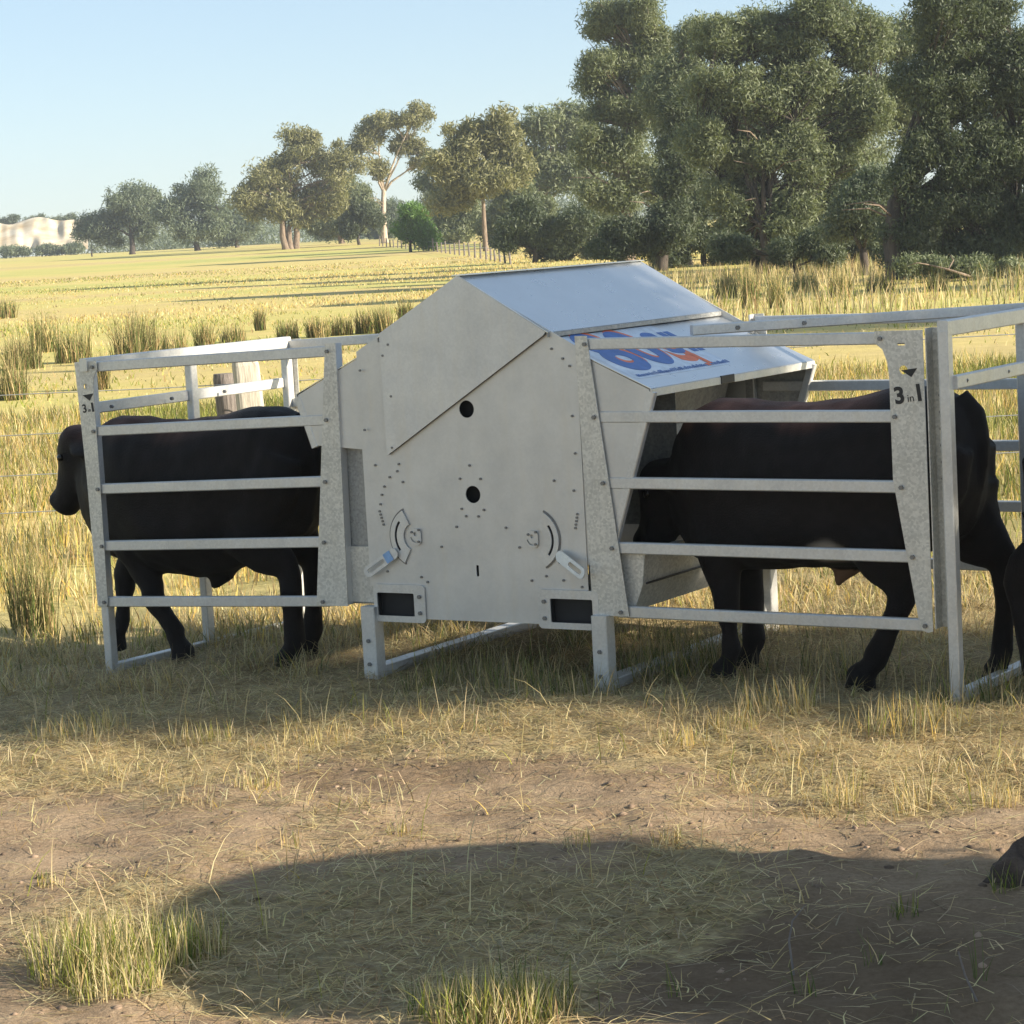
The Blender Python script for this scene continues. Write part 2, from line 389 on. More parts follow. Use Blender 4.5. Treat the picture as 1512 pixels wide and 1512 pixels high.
# ------------------------------------------------------------------ trees
def leaf_tris(cent, size, droop=.6):
    n = len(cent)
    d = rng.normal(size=(n, 3)); d[:, 2] -= droop; d /= np.linalg.norm(d, axis=1)[:, None]
    e = rng.normal(size=(n, 3)); e -= (e * d).sum(1)[:, None] * d; e /= np.linalg.norm(e, axis=1)[:, None]
    s = size * rng.uniform(.6, 1.4, n)[:, None]
    a = d * s; b = e * s * .42
    v = np.stack([cent - a + b * .5, cent - b * .8 - a * .2, cent + a], 1).reshape(-1, 3)
    return v, np.arange(n * 3).reshape(-1, 3)
def tree(name, label, base, D, envs, mat, bark_m, leaf, nleaf, clump=1.0, trunk_r=.25, fork=.3, nclump=40, lean=0.0, stems=1, group=None, cat='tree', gaps=.0, world=False, dead=0):
    """base: pixel of the foot, envs: crown lobes (cx, cy, rx, ry) in pixels at depth D (metres when world)"""
    if world: foot = Vector(base)
    else:
        p = at_depth(base[0], base[1], D); foot = Vector((p.x, D, 0))
    foot.z = gz1(foot.x, foot.y) - .05
    lobes = []
    for e in envs:
        if world: cx, cy, cz, ra, rb, rc = e; lobes.append((Vector((cx, cy, cz)), ra, rb, rc))
        else:
            c = at_depth(e[0], e[1], D); m = D / FPX
            c.y += rng.uniform(-.35, .35) * e[2] * m
            lobes.append((c, e[2] * m, e[2] * m * .95, e[3] * m))
    sub = []
    for (c, a, b, h) in lobes:
        for _ in range(2):
            d = rng.normal(size=3); d /= np.linalg.norm(d); q = rng.uniform(.55, .9)
            k = rng.uniform(.30, .52); sub.append((c + Vector((d[0] * a * q, d[1] * b * q, d[2] * h * q)), a * k, b * k, h * k * rng.uniform(.75, 1.1)))
        sub.append((c, a * .98, b * .98, h * .98))
    main_lobes = lobes; lobes = sub
    if D and D < 130 and not world: leaf *= .62; nleaf = int(nleaf * 1.75)
    else: leaf *= .85; nleaf = int(nleaf * 1.05)
    root = empty(name, foot)
    vol = np.array([a * b * c for _, a, b, c in lobes]) ** (2 / 3); vol /= vol.sum()
    cl = []
    for li, (c, a, b, h) in enumerate(lobes):
        for _ in range(max(4, int(round(nclump * 2.4 * vol[li])))):
            d = rng.normal(size=3); d /= np.linalg.norm(d); r = rng.uniform(.35, 1) ** .6 * (.62 + .75 * float(vnoise(np.array([d[0] * 1.6 + li * 7.3]), np.array([d[2] * 1.6 + d[1]]), .8, 29 + li)[0]))
            rr = clump * (rng.uniform(.30, .75) if rng.random() < .6 else rng.uniform(.7, 1.15))
            k = max(.3, 1 - rr / max(a, rr * 1.4))
            kz = max(.3, 1 - rr * .7 / max(h, rr))
            cl.append((np.array([c.x + d[0] * a * r * k, c.y + d[1] * b * r * k, c.z + d[2] * h * r * kz]), rr))
    # leaves
    w8 = np.array([r ** 2 * rng.uniform(.4, 1.5) for _, r in cl]); w8 = w8 / w8.sum(); pts = []
    for (c, r), q in zip(cl, w8):
        n = max(20, int(nleaf * 1.25 * q)); d = rng.normal(size=(n, 3)) * np.array([.52, .52, .40]) * r
        k = np.linalg.norm(d / (r * np.array([1, 1, .8])), axis=1); d[k > 1.25] *= .6
        pts.append(c + d + np.array([0, 0, .1 * r]))
    for li, (c, a, b, h) in enumerate(lobes):                 # loose sprays between the clumps
        n = int(nleaf * .10 * vol[li]); d = rng.normal(size=(n, 3)); d /= np.linalg.norm(d, axis=1)[:, None]; d *= rng.uniform(.3, 1.0, n)[:, None] ** .4
        q = np.array(c) + d * np.array([a, b, h]); tw = vnoise(q[:, 0] + q[:, 1] * .6, q[:, 2], clump * .9, 23) > .5
        pts.append(q[tw])
    P = np.vstack(pts); P = P[P[:, 2] > foot.z + .05]
    v, f = leaf_tris(P, leaf * .88)
    fx = np.array(foot)
    mesh_np('crown', v - fx, f, mat, root)
    # trunk and limbs
    mb = MB(); topz = max(c.z + h for c, a, b, h in lobes); H_ = topz - foot.z
    for st in range(stems):
        off = Vector((rng.uniform(-1, 1), rng.uniform(-1, 1), 0)) * (trunk_r * 1.6 if stems > 1 else 0)
        fk = foot + off + Vector((lean * H_ * fork + off.x * .3, off.y, H_ * fork * rng.uniform(.85, 1.1)))
        mid = foot + off + (fk - foot - off) * .5 + Vector((rng.uniform(-.1, .1) * H_ * .2, 0, 0))
        rt = trunk_r * (1 if stems == 1 else .7)
        mb.tube([foot + off - Vector((0, 0, .2)), foot + off + (mid - foot - off) * .25, mid, fk, fk + (fk - mid) * .25], [rt * 1.45, rt * 1.05, rt * .92, rt * .72, rt * .2], 9)
        mains = []
        lob = sorted(main_lobes, key=lambda q: -q[1] * q[3]); lob = [q for i, q in enumerate(lob) if stems == 1 or i % stems == st] or lob[:1]
        for (c, a, b, h) in lob[:7]:
            tgt = c + Vector((rng.uniform(-.3, .3) * a, 0, h * .25)); m1 = fk + (tgt - fk) * .45 + Vector((rng.uniform(-.12, .12) * H_ * .3, rng.uniform(-.1, .1) * H_ * .3, H_ * .03))
            pl = [fk - Vector((0, 0, rt * .5)), fk + (m1 - fk) * .5 + Vector((rng.uniform(-.3, .3), 0, 0)), m1, tgt]; mb.tube(pl, [rt * .5, rt * .36, rt * .24, rt * .07], 7); mains.append(pl)
        for (c, r) in cl[st::stems]:
            cv = Vector(c); best = min(((q - cv).length + (0 if q.z < cv.z else 1.5), i, j) for i, pl in enumerate(mains) for j, q in enumerate(pl[1:]))
            q = mains[best[1]][best[2] + 1]; m1 = q + (cv - q) * .55 + Vector((rng.uniform(-.2, .2), rng.uniform(-.2, .2), rng.uniform(-.1, .3))) * r
            mb.tube([q, m1, cv], [rt * .15, rt * .10, rt * .03], 5, False)
            for _ in range(1):
                e = cv + Vector(rng.normal(size=3)) * r * .5; mb.tube([m1, (m1 + e) / 2 + Vector((0, 0, .1 * r)), e], [rt * .10, rt * .07, rt * .03], 4, False)
    mb.build('trunk', bark_m, root, foot, True)
    for _ in range((dead + 1) // 2):
        mb = MB(); a0 = rng.uniform(-2.6, -.5) if rng.random() < .6 else rng.uniform(-.5, 2.6)
        q = foot + Vector((lean * H_ * fork, 0, H_ * rng.uniform(.2, .55))); L = H_ * rng.uniform(.10, .22); e = q + Vector((math.sin(a0) * L, math.cos(a0) * L - .3 * L, L * rng.uniform(-.1, .5)))
        mb.tube([q, q + (e - q) * .5 + Vector((0, 0, L * .12)), e], [trunk_r * .13, trunk_r * .09, trunk_r * .03], 5)
        mb.build('dead_branch', M['bark_brown'], root, foot, True)
    tag(root, label, cat, group)
    return root

BELT = 'gum trees along the paddock edge'
tree('gum_tree', 'blue-green rounded tree farthest left, beside the pale clay bank', (195, 371), 300, [(195, 300, 48, 36), (170, 325, 38, 28), (215, 330, 36, 30), (140, 335, 24, 20)], M['leaf_blue'], M['bark_dark'], .33, 15000, 1.5, .35, .25, 46, group=BELT)
tree('gum_tree', 'blue-green spreading tree standing second from the pale clay bank', (292, 368), 290, [(290, 290, 44, 34), (262, 315, 34, 34), (320, 320, 30, 40), (290, 340, 46, 22)], M['leaf_blue'], M['bark_dark'], .33, 16000, 1.5, .35, .2, 48, group=BELT)
tree('shrub', 'low grey-green scrub between the clay bank and the first tree', (135, 362), 300, [(132, 345, 26, 16), (160, 350, 26, 16)], M['leaf_blue'], M['bark_dark'], .3, 3500, 1.0, .1, .2, 14, cat='shrub')
tree('gum_tree', 'wide golden-olive gum on a cluster of pale brown trunks', (430, 366), 225, [(400, 262, 46, 42), (450, 235, 52, 40), (500, 250, 36, 40), (375, 300, 30, 34), (420, 310, 46, 28), (480, 300, 38, 34), (445, 207, 24, 14)], M['leaf_gold'], M['bark_brown'], .30, 26000, 1.25, .42, .22, 66, stems=4, group=BELT)
tree('gum_tree', 'tall sparse gum with a pale leaning forked trunk', (568, 356), 230, [(560, 185, 34, 26), (618, 175, 30, 26), (540, 215, 30, 18), (600, 215, 34, 20), (560, 248, 24, 14), (628, 240, 20, 16)], M['leaf_gold'], M['bark_pale'], .28, 12000, 1.0, .29, .36, 34, lean=.04, dead=5, group=BELT)
tree('shrub', 'dark round bush left of the pale leaning trunk', (530, 354), 228, [(530, 315, 32, 34), (512, 330, 20, 24), (550, 330, 20, 24)], M['leaf_dark'], M['bark_dark'], .26, 9000, .9, .15, .2, 22, cat='shrub')
tree('shrub', 'bright lime-green bush right of the pale leaning trunk', (606, 364), 178, [(612, 325, 28, 27), (600, 346, 26, 16), (628, 345, 18, 18)], M['leaf_lime'], M['bark_dark'], .20, 12000, .8, .12, .2, 22, cat='shrub')
tree('gum_tree', 'olive gum with one slim bare brown trunk, mid-field', (718, 378), 165, [(690, 215, 48, 38), (735, 205, 46, 32), (660, 250, 36, 34), (760, 245, 36, 40), (705, 265, 52, 34), (680, 295, 30, 20)], M['leaf_gold'], M['bark_brown'], .26, 26000, 1.0, .17, .35, 64, group=BELT)
tree('gum_tree', 'grey-olive gum behind the slim-trunked one, right of it', (800, 372), 185, [(800, 190, 44, 40), (840, 180, 40, 40), (815, 245, 52, 44), (850, 270, 46, 44), (780, 290, 40, 32)], M['leaf_olive'], M['bark_brown'], .28, 22000, 1.15, .35, .25, 56, dead=4, group=BELT)
tree('shrub', 'dark low bushy tree hanging near the slim brown trunk', (790, 385), 125, [(775, 325, 34, 36), (800, 345, 40, 30), (850, 335, 44, 36), (820, 368, 44, 20), (750, 345, 26, 30), (890, 372, 44, 18)], M['leaf_dark'], M['bark_dark'], .20, 24000, .75, .16, .2, 44, cat='shrub')
tree('gum_tree', 'tall airy gum with sky gaps in its left side', (925, 388), 112, [(890, 30, 44, 34), (940, 20, 46, 36), (880, 105, 40, 34), (935, 100, 48, 42), (965, 70, 40, 40), (900, 165, 46, 34), (950, 170, 50, 40), (905, 230, 58, 38), (870, 215, 34, 28), (900, 290, 52, 36), (950, 260, 46, 44)], M['leaf_olive'], M['bark_brown'], .19, 46000, .8, .38, .28, 110, dead=8, group=BELT)
tree('gum_tree', 'dark drooping tree with low curved boughs right of the airy gum', (975, 395), 92, [(925, 345, 50, 26), (905, 370, 36, 14), (985, 330, 44, 40), (1000, 250, 42, 54), (1015, 180, 40, 40), (965, 365, 40, 22)], M['leaf_dark'], M['bark_dark'], .16, 28000, .62, .24, .25, 80, dead=7, group=BELT)
tree('gum_tree', 'broad olive gum standing behind the feeder roof on dark trunks', (1135, 404), 80, [(1060, 60, 60, 44), (1130, 50, 66, 54), (1210, 30, 66, 56), (1280, 60, 54, 56), (1050, 130, 54, 46), (1120, 140, 70, 50), (1200, 130, 66, 54), (1275, 150, 50, 50), (1040, 215, 46, 50), (1100, 235, 60, 50), (1180, 235, 60, 56), (1255, 225, 50, 52), (1080, 310, 50, 44), (1160, 320, 50, 40), (1110, 365, 50, 26), (1190, 370, 50, 24)], M['leaf_olive'], M['bark_dark'], .145, 98000, .62, .26, .16, 250, stems=3, dead=14, group=BELT)
tree('shrub', 'leafy green shrub at the foot of the broad gum', (1175, 402), 74, [(1160, 372, 32, 22), (1200, 362, 30, 26), (1225, 380, 26, 16), (1085, 365, 36, 26)], M['leaf_dark'], M['bark_dark'], .12, 12000, .42, .10, .2, 40, cat='shrub')
tree('gum_tree', 'small grey-leaved tree between the two biggest gums', (1275, 402), 72, [(1265, 300, 42, 36), (1245, 330, 34, 26), (1290, 335, 34, 30), (1300, 280, 30, 34)], M['leaf_blue'], M['bark_dark'], .12, 15000, .5, .14, .3, 46, group=BELT)
tree('gum_tree', 'tallest dark gum at the right edge with thick black trunk', (1325, 408), 66, [(1390, 40, 72, 64), (1460, 30, 66, 62), (1370, 130, 56, 60), (1440, 130, 70, 60), (1510, 110, 60, 66), (1375, 215, 50, 54), (1445, 225, 66, 56), (1515, 220, 60, 60), (1400, 300, 56, 50), (1470, 310, 60, 50), (1350, 345, 40, 40), (1530, 330, 50, 44), (1430, 365, 56, 30), (1335, 270, 36, 60), (1330, 350, 34, 44)], M['leaf_dark'], M['bark_dark'], .125, 80000, .55, .27, .3, 190, dead=8, group=BELT)
tree('gum_tree', 'olive sunlit gum rising behind the right edge gums', (1500, 405), 84, [(1480, 90, 60, 60), (1550, 60, 60, 60), (1500, 190, 66, 60), (1420, 100, 50, 50), (1330, 60, 50, 60), (1340, 180, 44, 60)], M['leaf_olive'], M['bark_dark'], .15, 24000, .7, .34, .3, 76, group=BELT)
tree('shrub', 'pale green bracken shrub along the fence under the right gums', (1400, 410), 62, [(1385, 392, 34, 14), (1340, 396, 26, 12), (1440, 398, 36, 14), (1495, 395, 30, 14)], M['leaf_olive'], M['bark_dark'], .10, 9000, .3, .06, .2, 34, cat='shrub')
tree('shrub', 'dark understorey thicket behind the feeder ridge', (1040, 392), 96, [(1010, 350, 46, 38), (1060, 365, 44, 32), (1110, 360, 40, 36), (1030, 300, 40, 40), (990, 378, 40, 18), (1080, 385, 44, 14)], M['leaf_dark'], M['bark_dark'], .15, 22000, .6, .12, .2, 60, cat='shrub')
tree('shrub', 'dark understorey thicket left of the thick black trunk', (1240, 396), 88, [(1190, 340, 44, 44), (1240, 350, 46, 44), (1290, 365, 40, 34), (1230, 280, 44, 40), (1220, 386, 50, 16), (1300, 390, 40, 14), (1150, 386, 44, 16)], M['leaf_dark'], M['bark_dark'], .14, 24000, .6, .12, .2, 64, cat='shrub')
tree('shrub', 'dark understorey thicket at the right edge under the tallest gum', (1450, 400), 76, [(1390, 350, 46, 48), (1450, 365, 50, 40), (1510, 350, 46, 48), (1380, 392, 46, 14), (1460, 394, 50, 14), (1530, 390, 40, 18)], M['leaf_dark'], M['bark_dark'], .13, 20000, .55, .12, .2, 56, cat='shrub')
tree('gum_tree', 'olive gum filling the skyline between the airy gum and the broad gum', (1010, 392), 100, [(1000, 120, 44, 50), (1030, 60, 40, 44), (1010, 200, 50, 50), (980, 150, 40, 44), (1040, 150, 40, 50)], M['leaf_olive'], M['bark_brown'], .17, 26000, .75, .3, .25, 60, group=BELT)
tree('gum_tree', 'grey-olive gum filling the gap between the golden gum and the pale trunk', (505, 360), 250, [(505, 280, 38, 40), (480, 315, 40, 34), (530, 300, 30, 40), (500, 340, 50, 18)], M['leaf_olive'], M['bark_brown'], .30, 16000, 1.2, .3, .25, 46, group=BELT)
tree('gum_tree', 'olive gum filling the gap right of the lime-green bush', (655, 368), 205, [(655, 265, 34, 50), (665, 315, 36, 36), (685, 320, 34, 40), (670, 350, 40, 18)], M['leaf_olive'], M['bark_brown'], .28, 18000, 1.1, .28, .25, 48, group=BELT)
tree('gum_tree', 'grey-olive gum low behind the slim brown trunk', (765, 376), 175, [(760, 290, 40, 44), (740, 330, 36, 34), (790, 320, 40, 40), (745, 355, 40, 18)], M['leaf_olive'], M['bark_brown'], .26, 18000, 1.0, .25, .25, 48, group=BELT)
tree('gum_tree', 'dense grey-green gum close behind the broad gum', (1150, 396), 97, [(1120, 200, 76, 84), (1200, 180, 76, 90), (1060, 170, 56, 76), (1270, 210, 60, 90), (1150, 300, 90, 50), (1240, 310, 60, 50)], M['leaf_olive'], M['bark_dark'], .17, 34000, .8, .3, .2, 90, group=BELT)
# distant backing trees
for i, (px, D, ww, top, lab) in enumerate([(350, 330, 60, 300, 'hazy tree filling the gap left of the golden gum'), (660, 300, 60, 255, 'hazy olive tree behind the lime-green bush'), (760, 280, 70, 230, 'hazy olive tree behind the slim-trunked gum'), (560, 340, 60, 290, 'hazy low tree behind the pale leaning trunk'), (900, 260, 80, 150, 'hazy gum behind the airy gum'), (1010, 190, 80, 120, 'far gum seen through the broad gum'), (1250, 150, 110, 100, 'far gum behind the small grey-leaved tree')]):
    bp = 356 if px > 340 else 366
    tree('gum_tree', lab, (px, bp), D, [(px - ww * .3, top + (bp - top) * .45, ww * .5, (bp - top) * .42), (px + ww * .3, top + (bp - top) * .4, ww * .5, (bp - top) * .40), (px, top + (bp - top) * .75, ww * .7, (bp - top) * .25)], M['leaf_blue'] if i in (0, 3) else M['leaf_olive'], M['bark_brown'], D * .0012, 9000, D * .006, .3, .25, 36, group='hazy trees behind the belt')
for i, (px, ww) in enumerate([(12, 16), (50, 14), (88, 18), (-20, 20)]):
    lab = ['small dark tree on the skyline above the left end of the bank', 'tiny dark tree on the skyline above the middle of the bank', 'low dark tree on the skyline above the right end of the bank', 'dark skyline tree at the very left edge'][i]
    p = at_depth(px, 326, 445); m = 445 / FPX
    tree('gum_tree', lab, (p.x, 445, 0), 445, [(p.x, 445, p.z, ww * m, ww * m, 6 * m), (p.x + 1.2, 445, p.z + .3, ww * .6 * m, ww * .6 * m, 7 * m)], M['leaf_blue'], M['bark_dark'], .35, 1600, .9, .12, .3, 10, world=True, group='skyline trees on the bank')
for i, (px, py, ww) in enumerate([(15, 372, 26), (62, 370, 28), (105, 368, 22)]):
    lab = ['green scrub bush below the left end of the bank', 'green scrub bush below the middle of the bank', 'green scrub bush below the right end of the bank'][i]
    tree('shrub', lab, (px, py + 8), 380, [(px, py, ww, 9), (px + 10, py - 2, ww * .6, 8)], M['leaf_blue'], M['bark_dark'], .35, 2200, 1.0, .1, .2, 12, cat='shrub')
# far-off wood closing the horizon
P = []
for px in np.arange(-60, 1500, 7.0):
    hgt = 20 + 26 * float(vnoise(np.array([px]), np.array([0.0]), 60, 77)[0]) + 10 * float(vnoise(np.array([px]), np.array([3.0]), 17, 78)[0]) * (px > 120)
    hy_ = 340 - ROLL * (px - 756); D_ = 430 + 40 * rng.random()
    if px < 125: continue
    n = 260; c = at_depth(px, hy_, D_); m = D_ / FPX
    P.append(np.array([c.x, c.y, 1.0]) + np.stack([rng.normal(0, 9 * m, n), rng.normal(0, 4, n), np.abs(rng.beta(1.4, 1.6, n)) * hgt * m * 1.3], 1))
v, f = leaf_tris(np.vstack(P), .42); o = mesh_np('far_wood', v, f, M['leaf_blue']); tag(o, 'far-off wood closing the horizon behind the field', kind='stuff')
# trees right of the frame: their shade falls across the pens and the foreground
def shade_tree(label, q, t, z0, z1, rad, n, leaf, nm='gum_tree', cat='tree'):
    hx, hy = sdir.x, sdir.y; L = math.hypot(hx, hy); hx /= L; hy /= L
    x = hx * t; y = q + hy * t
    lob = [(x + rng.uniform(-.3, .3) * rad, y + rng.uniform(-.15, .15) * rad, z0 + (z1 - z0) * f, rad * g, rad * g, (z1 - z0) * .24) for f, g in ((.14, .85), (.38, 1), (.62, 1), (.86, .75))]
    return tree(nm, label, (x, y, 0), 0, lob, M['leaf_olive'], M['bark_dark'], leaf, n, rad * .5, .13 if cat == 'tree' else .05, .22, 60, world=True, cat=cat)
shade_tree('young gum beside the yard, shading the pens', 10.35, 10.5, 2.4, 7.2, 1.30, 26000, .09)
# unseen round tank, added right of the view to cast the foreground shadow
hx, hy = sdir.x / math.hypot(sdir.x, sdir.y), sdir.y / math.hypot(sdir.x, sdir.y)
TQ, TT, TR, TH_ = 6.56, 4.3, .82, 1.93
tx, ty = hx * TT, TQ + hy * TT
wt = empty('shadow_tank', (tx, ty, gz1(tx, ty))); tag(wt, 'unseen corrugated tank added right of the view to cast the foreground shadow', 'shadow caster')
mb = MB(); pts = []; rad = []
for k_ in range(61): pts.append((0, 0, -.05 + TH_ * k_ / 60)); rad.append(TR + .012 * math.sin(k_ * 1.3))
mb.tube(pts, rad, 40); mb.build('shell', M['darkgalv'], wt, (0, 0, 0), True)
mb = MB(); mb.tube([(0, 0, TH_ - .05), (0, 0, TH_ + .02), (0, 0, TH_ + .16), (0, 0, TH_ + .17)], [TR + .03, TR + .03, .16, .02], 40); mb.build('roof', M['plate'], wt)
mb = MB(); mb.tube([(-TR * .8, -TR * .62, .12), (-TR * .95, -TR * .74, .12)], .03, 10); mb.build('outlet', M['bolt'], wt)
shade_tree('unseen bush added beside the tank to roughen its shadow edge', 7.12, 4.4, .15, 1.95, .48, 9000, .035, 'shrub', 'shrub')  # unseen bush, added to make the tank's shadow edge ragged
for i, (x, y) in enumerate(((24, 52), (31, 60), (22, 36))):
    tree('gum_tree', ['olive gum of the belt past the right edge, farther one', 'olive gum of the belt past the right edge, rear one', 'olive gum of the belt past the right edge, nearest one'][i], (x, y, 0), 0, [(x - 1.5, y, 7, 3.5, 3.5, 3), (x + 1.5, y, 8.5, 3.5, 3.5, 3), (x, y, 4, 3, 3, 2)], M['leaf_olive'], M['bark_dark'], .18, 9000, 1.0, .3, .25, 36, world=True, group=BELT)
# fallen branch under the right trees
mb = MB(); p = [at_depth(1372, 391, 61), at_depth(1400, 398, 61), at_depth(1432, 408, 61)]; mb.tube(p, [.015, .028, .034], 6)
mb.tube([p[1], at_depth(1408, 384, 61.3), at_depth(1403, 377, 61.3)], [.02, .016, .006], 5); mb.tube([p[0], at_depth(1355, 388, 61), at_depth(1340, 392, 61)], [.015, .015, .008], 5)
tag(mb.build('fallen_branch', M['bark_brown'], None, (0, 0, 0), True), 'bare fallen branch lying under the right gums', 'branch')
# ------------------------------------------------------------------ feeder
RZ = -AZ
def thing(name, label, cat, s, v, z=0.0, group=None):
    o = empty(name, O + U * s + V * v + Vector((0, 0, z)), RZ); tag(o, label, cat, group); o['_off'] = (s, v, z); return o
def part(mb, name, mat, root, smooth=False): return mb.build(name, mat, root, root['_off'], smooth)
def plate(name, loops, thick, v, mat, root, parent=None):
    """sheet standing in the end-wall plane: loops in (s, z)"""
    me = sheet_mesh(name, loops, thick, ((0, v, 0), (1, 0, 0), (0, 0, 1)))
    me.transform(Matrix.Translation(-Vector(root['_off']))); me.materials.append(mat)
    return link(name, me, parent or root)
def hexbolt(r=.009, h=.007):
    mb = MB(); mb.tube([(0, h * .5, 0), (0, -h, 0)], r, 6); m = bpy.data.meshes.new('bolt'); m.from_pydata(mb.v, [], mb.f); m.materials.append(M['bolt']); return m
BOLT = hexbolt(); RIVET = hexbolt(.0055, .004)
def bolt(root, s, v, z, me=BOLT, parent=None):
    o = link('bolt', me, parent or root); o.location = Vector((s, v, z)) - Vector(root['_off']); return o

fd = thing('livestock_feeder', 'galvanised gabled grain feeder with sloping lids in the middle of the pens', 'feeder', 0, 0)
W, EZ, AP, SL = .533, 1.378, 1.676, .56
wall = [(-W, .262), (-.515, .262), (-.515, .232), (-.255, .232), (-.245, .25), (.29, .25), (.30, .232), (.575, .232), (.575, .262), (W, .40), (W, EZ), (0, AP - .004), (-W, EZ)]
wall = [(-W, .385), (-.262, .385), (-.262, .252), (.304, .252), (.304, .385), (W, .385), (W, EZ), (0, AP - .006), (-W, EZ)]
holes = [circ(0, 1.132, .036, 24), circ(.008, .78, .036, 24), rrect(.004, .440, .016, .487, .004)]
CL, CR = (-.285, .60), (.285, .60)
holes += [arcslot(*CR, .150, -40, -26, .010)]
ew = plate('end_wall', [wall] + holes, .004, 0.0, M['plate'], fd)
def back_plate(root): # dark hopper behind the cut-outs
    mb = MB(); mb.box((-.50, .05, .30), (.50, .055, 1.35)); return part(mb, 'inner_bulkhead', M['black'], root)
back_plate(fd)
plate('end_wall', [[(-W, .30), (W, .30), (W, EZ), (0, AP - .006), (-W, EZ)]], .004, 1.52, M['plate'], fd)
cover = [(-.402, 1.452), (0, AP), (.404, 1.438), (.392, 1.425), (-.385, .950), (-.398, .942)]
cp = plate('cover_plate', [cover], .003, -.016, M['plate2'], fd)
mb = MB(); mb.bar((-.392, -.009, .951), (.395, -.009, 1.431), .014, .012); part(mb, 'edge_shade', M['bolt'], fd)  # dark bar stands in for the shade line under the cover's edge
# roof lids: right slope upper and lower sheet, same on the left
def lid(root, sgn, s0, z0, s1, z1, v0, v1, t, mat, name, lip=.018):
    n = Vector((sgn * (z0 - z1), 0, (s1 - s0))).normalized(); mb = MB()
    A, B = Vector((sgn * s0, 0, z0)), Vector((sgn * s1, 0, z1))
    vs = []
    for v in (v0, v1):
        for p in (A, B): vs += [p + Vector((0, v, 0)), p + Vector((0, v, 0)) + n * t]
    f = [(1, 3, 7, 5), (0, 4, 6, 2), (0, 2, 3, 1), (4, 5, 7, 6), (2, 6, 7, 3), (0, 1, 5, 4)]
    if sgn < 0: f = [tuple(reversed(q)) for q in f]
    mb.add(vs, f)
    o = part(mb, name, mat, root)
    mb = MB(); e = B - Vector((0, 0, lip * .5)); mb.bar((e.x, v0, e.z), (e.x, v1, e.z), .006, lip, (0, 0, 1), .001)
    q = part(mb, 'lip', M['darkgalv'] if name == 'roof_lid' else M['rail'], root); q.parent = o
    return o
lid(fd, 1, 0.0, AP, .412, 1.434, -.014, 1.53, .003, M['roof'], 'roof_lid')
lid(fd, -1, 0.0, AP, .412, 1.434, -.014, 1.53, .003, M['roof'], 'roof_lid')
mb = MB(); mb.bar((0, -.016, AP + .003), (0, 1.532, AP + .003), .05, .004); part(mb, 'ridge_cap', M['roof'], fd)
LIDA, LIDB = (.385, 1.420), (.860, 1.202)
ll = lid(fd, 1, *LIDA, *LIDB, .0, 1.52, .003, M['roof'], 'trough_lid', .030)
lid(fd, -1, *LIDA, *LIDB, .0, 1.52, .003, M['roof'], 'trough_lid', .030)
# cheeks closing the trough ends, with the sloping edge strip
for sg in (1, -1):
    for v in (.004, 1.516):
        ck = [(sg * .52, 1.355), (sg * .853, 1.200), (sg * .62, .50), (sg * .52, .50)]
        if sg < 0 and v < 1: ck = [(-.52, 1.355), (-.853, 1.200), (-.785, .985), (-.52, .965)]
        plate('trough_cheek', [ck], .003, v, M['plate'] if v < 1 else M['darkgalv'], fd)  # far cheeks darker: the shade inside the trough is put into their colour
        mb = MB(); a, b = Vector((sg * .858, v + (.012 if v < 1 else -.012), 1.192)), (Vector((sg * .622, v + (.012 if v < 1 else -.012), .50)) if sg > 0 or v > 1 else Vector((-.783, v + .012, .975)))
        mb.bar(a, b, .030, .036, (sg, 0, 0)); part(mb, 'cheek_strip', M['rail'], fd)
    # hopper side falling inwards, divider baffles, trough
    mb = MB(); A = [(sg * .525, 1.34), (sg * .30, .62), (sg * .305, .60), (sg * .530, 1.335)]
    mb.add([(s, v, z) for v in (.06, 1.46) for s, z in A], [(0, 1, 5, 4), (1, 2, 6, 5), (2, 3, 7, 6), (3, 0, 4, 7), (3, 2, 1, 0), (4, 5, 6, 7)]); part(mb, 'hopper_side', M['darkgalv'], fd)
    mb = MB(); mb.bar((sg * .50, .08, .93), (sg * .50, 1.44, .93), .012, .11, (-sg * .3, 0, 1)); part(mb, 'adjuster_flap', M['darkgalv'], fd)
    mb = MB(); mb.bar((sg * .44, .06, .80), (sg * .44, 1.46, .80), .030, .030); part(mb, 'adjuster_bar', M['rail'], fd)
    mb = MB(); mb.box((min(sg * .33, sg * .70), .50, .60), (max(sg * .33, sg * .70), .504, 1.22)); part(mb, 'baffle', M['darkgalv'], fd)  # baffle darkened in colour to stand for the shaded interior
    T = [(.30, .34), (.72, .315), (.765, .42), (.78, .545), (.772, .547), (.755, .425), (.712, .325), (.30, .35)]
    mb = MB(); n = len(T); vs = [(sg * s, v, z) for v in (.03, 1.49) for s, z in T]
    mb.add(vs, [(i, (i + 1) % n, n + (i + 1) % n, n + i) for i in range(n)] + [tuple(range(n - 1, -1, -1)), tuple(range(n, 2 * n))]); tr = part(mb, 'trough', M['spangle'], fd)
    mb = MB(); mb.bar((sg * .783, .03, .428), (sg * .783, 1.49, .428), .008, .008); q = part(mb, 'seam', M['ink'], fd); q.parent = tr
    mb = MB(); mb.bar((sg * .775, .03, .55), (sg * .775, 1.49, .55), .025, .018); q = part(mb, 'rim', M['rail'], fd); q.parent = tr
    mb = MB(); mb.box((min(sg * .31, sg * .73), .04, .352), (max(sg * .31, sg * .73), 1.48, .40)); part(mb, 'feed', M['grain'], fd)
    for v in (.03, 1.488):
        plate('trough_end', [[(sg * .52, .31), (sg * .70, .31), (sg * .765, .42), (sg * .775, .545), (sg * .52, .55)]], .003, v, M['spangle'], fd)
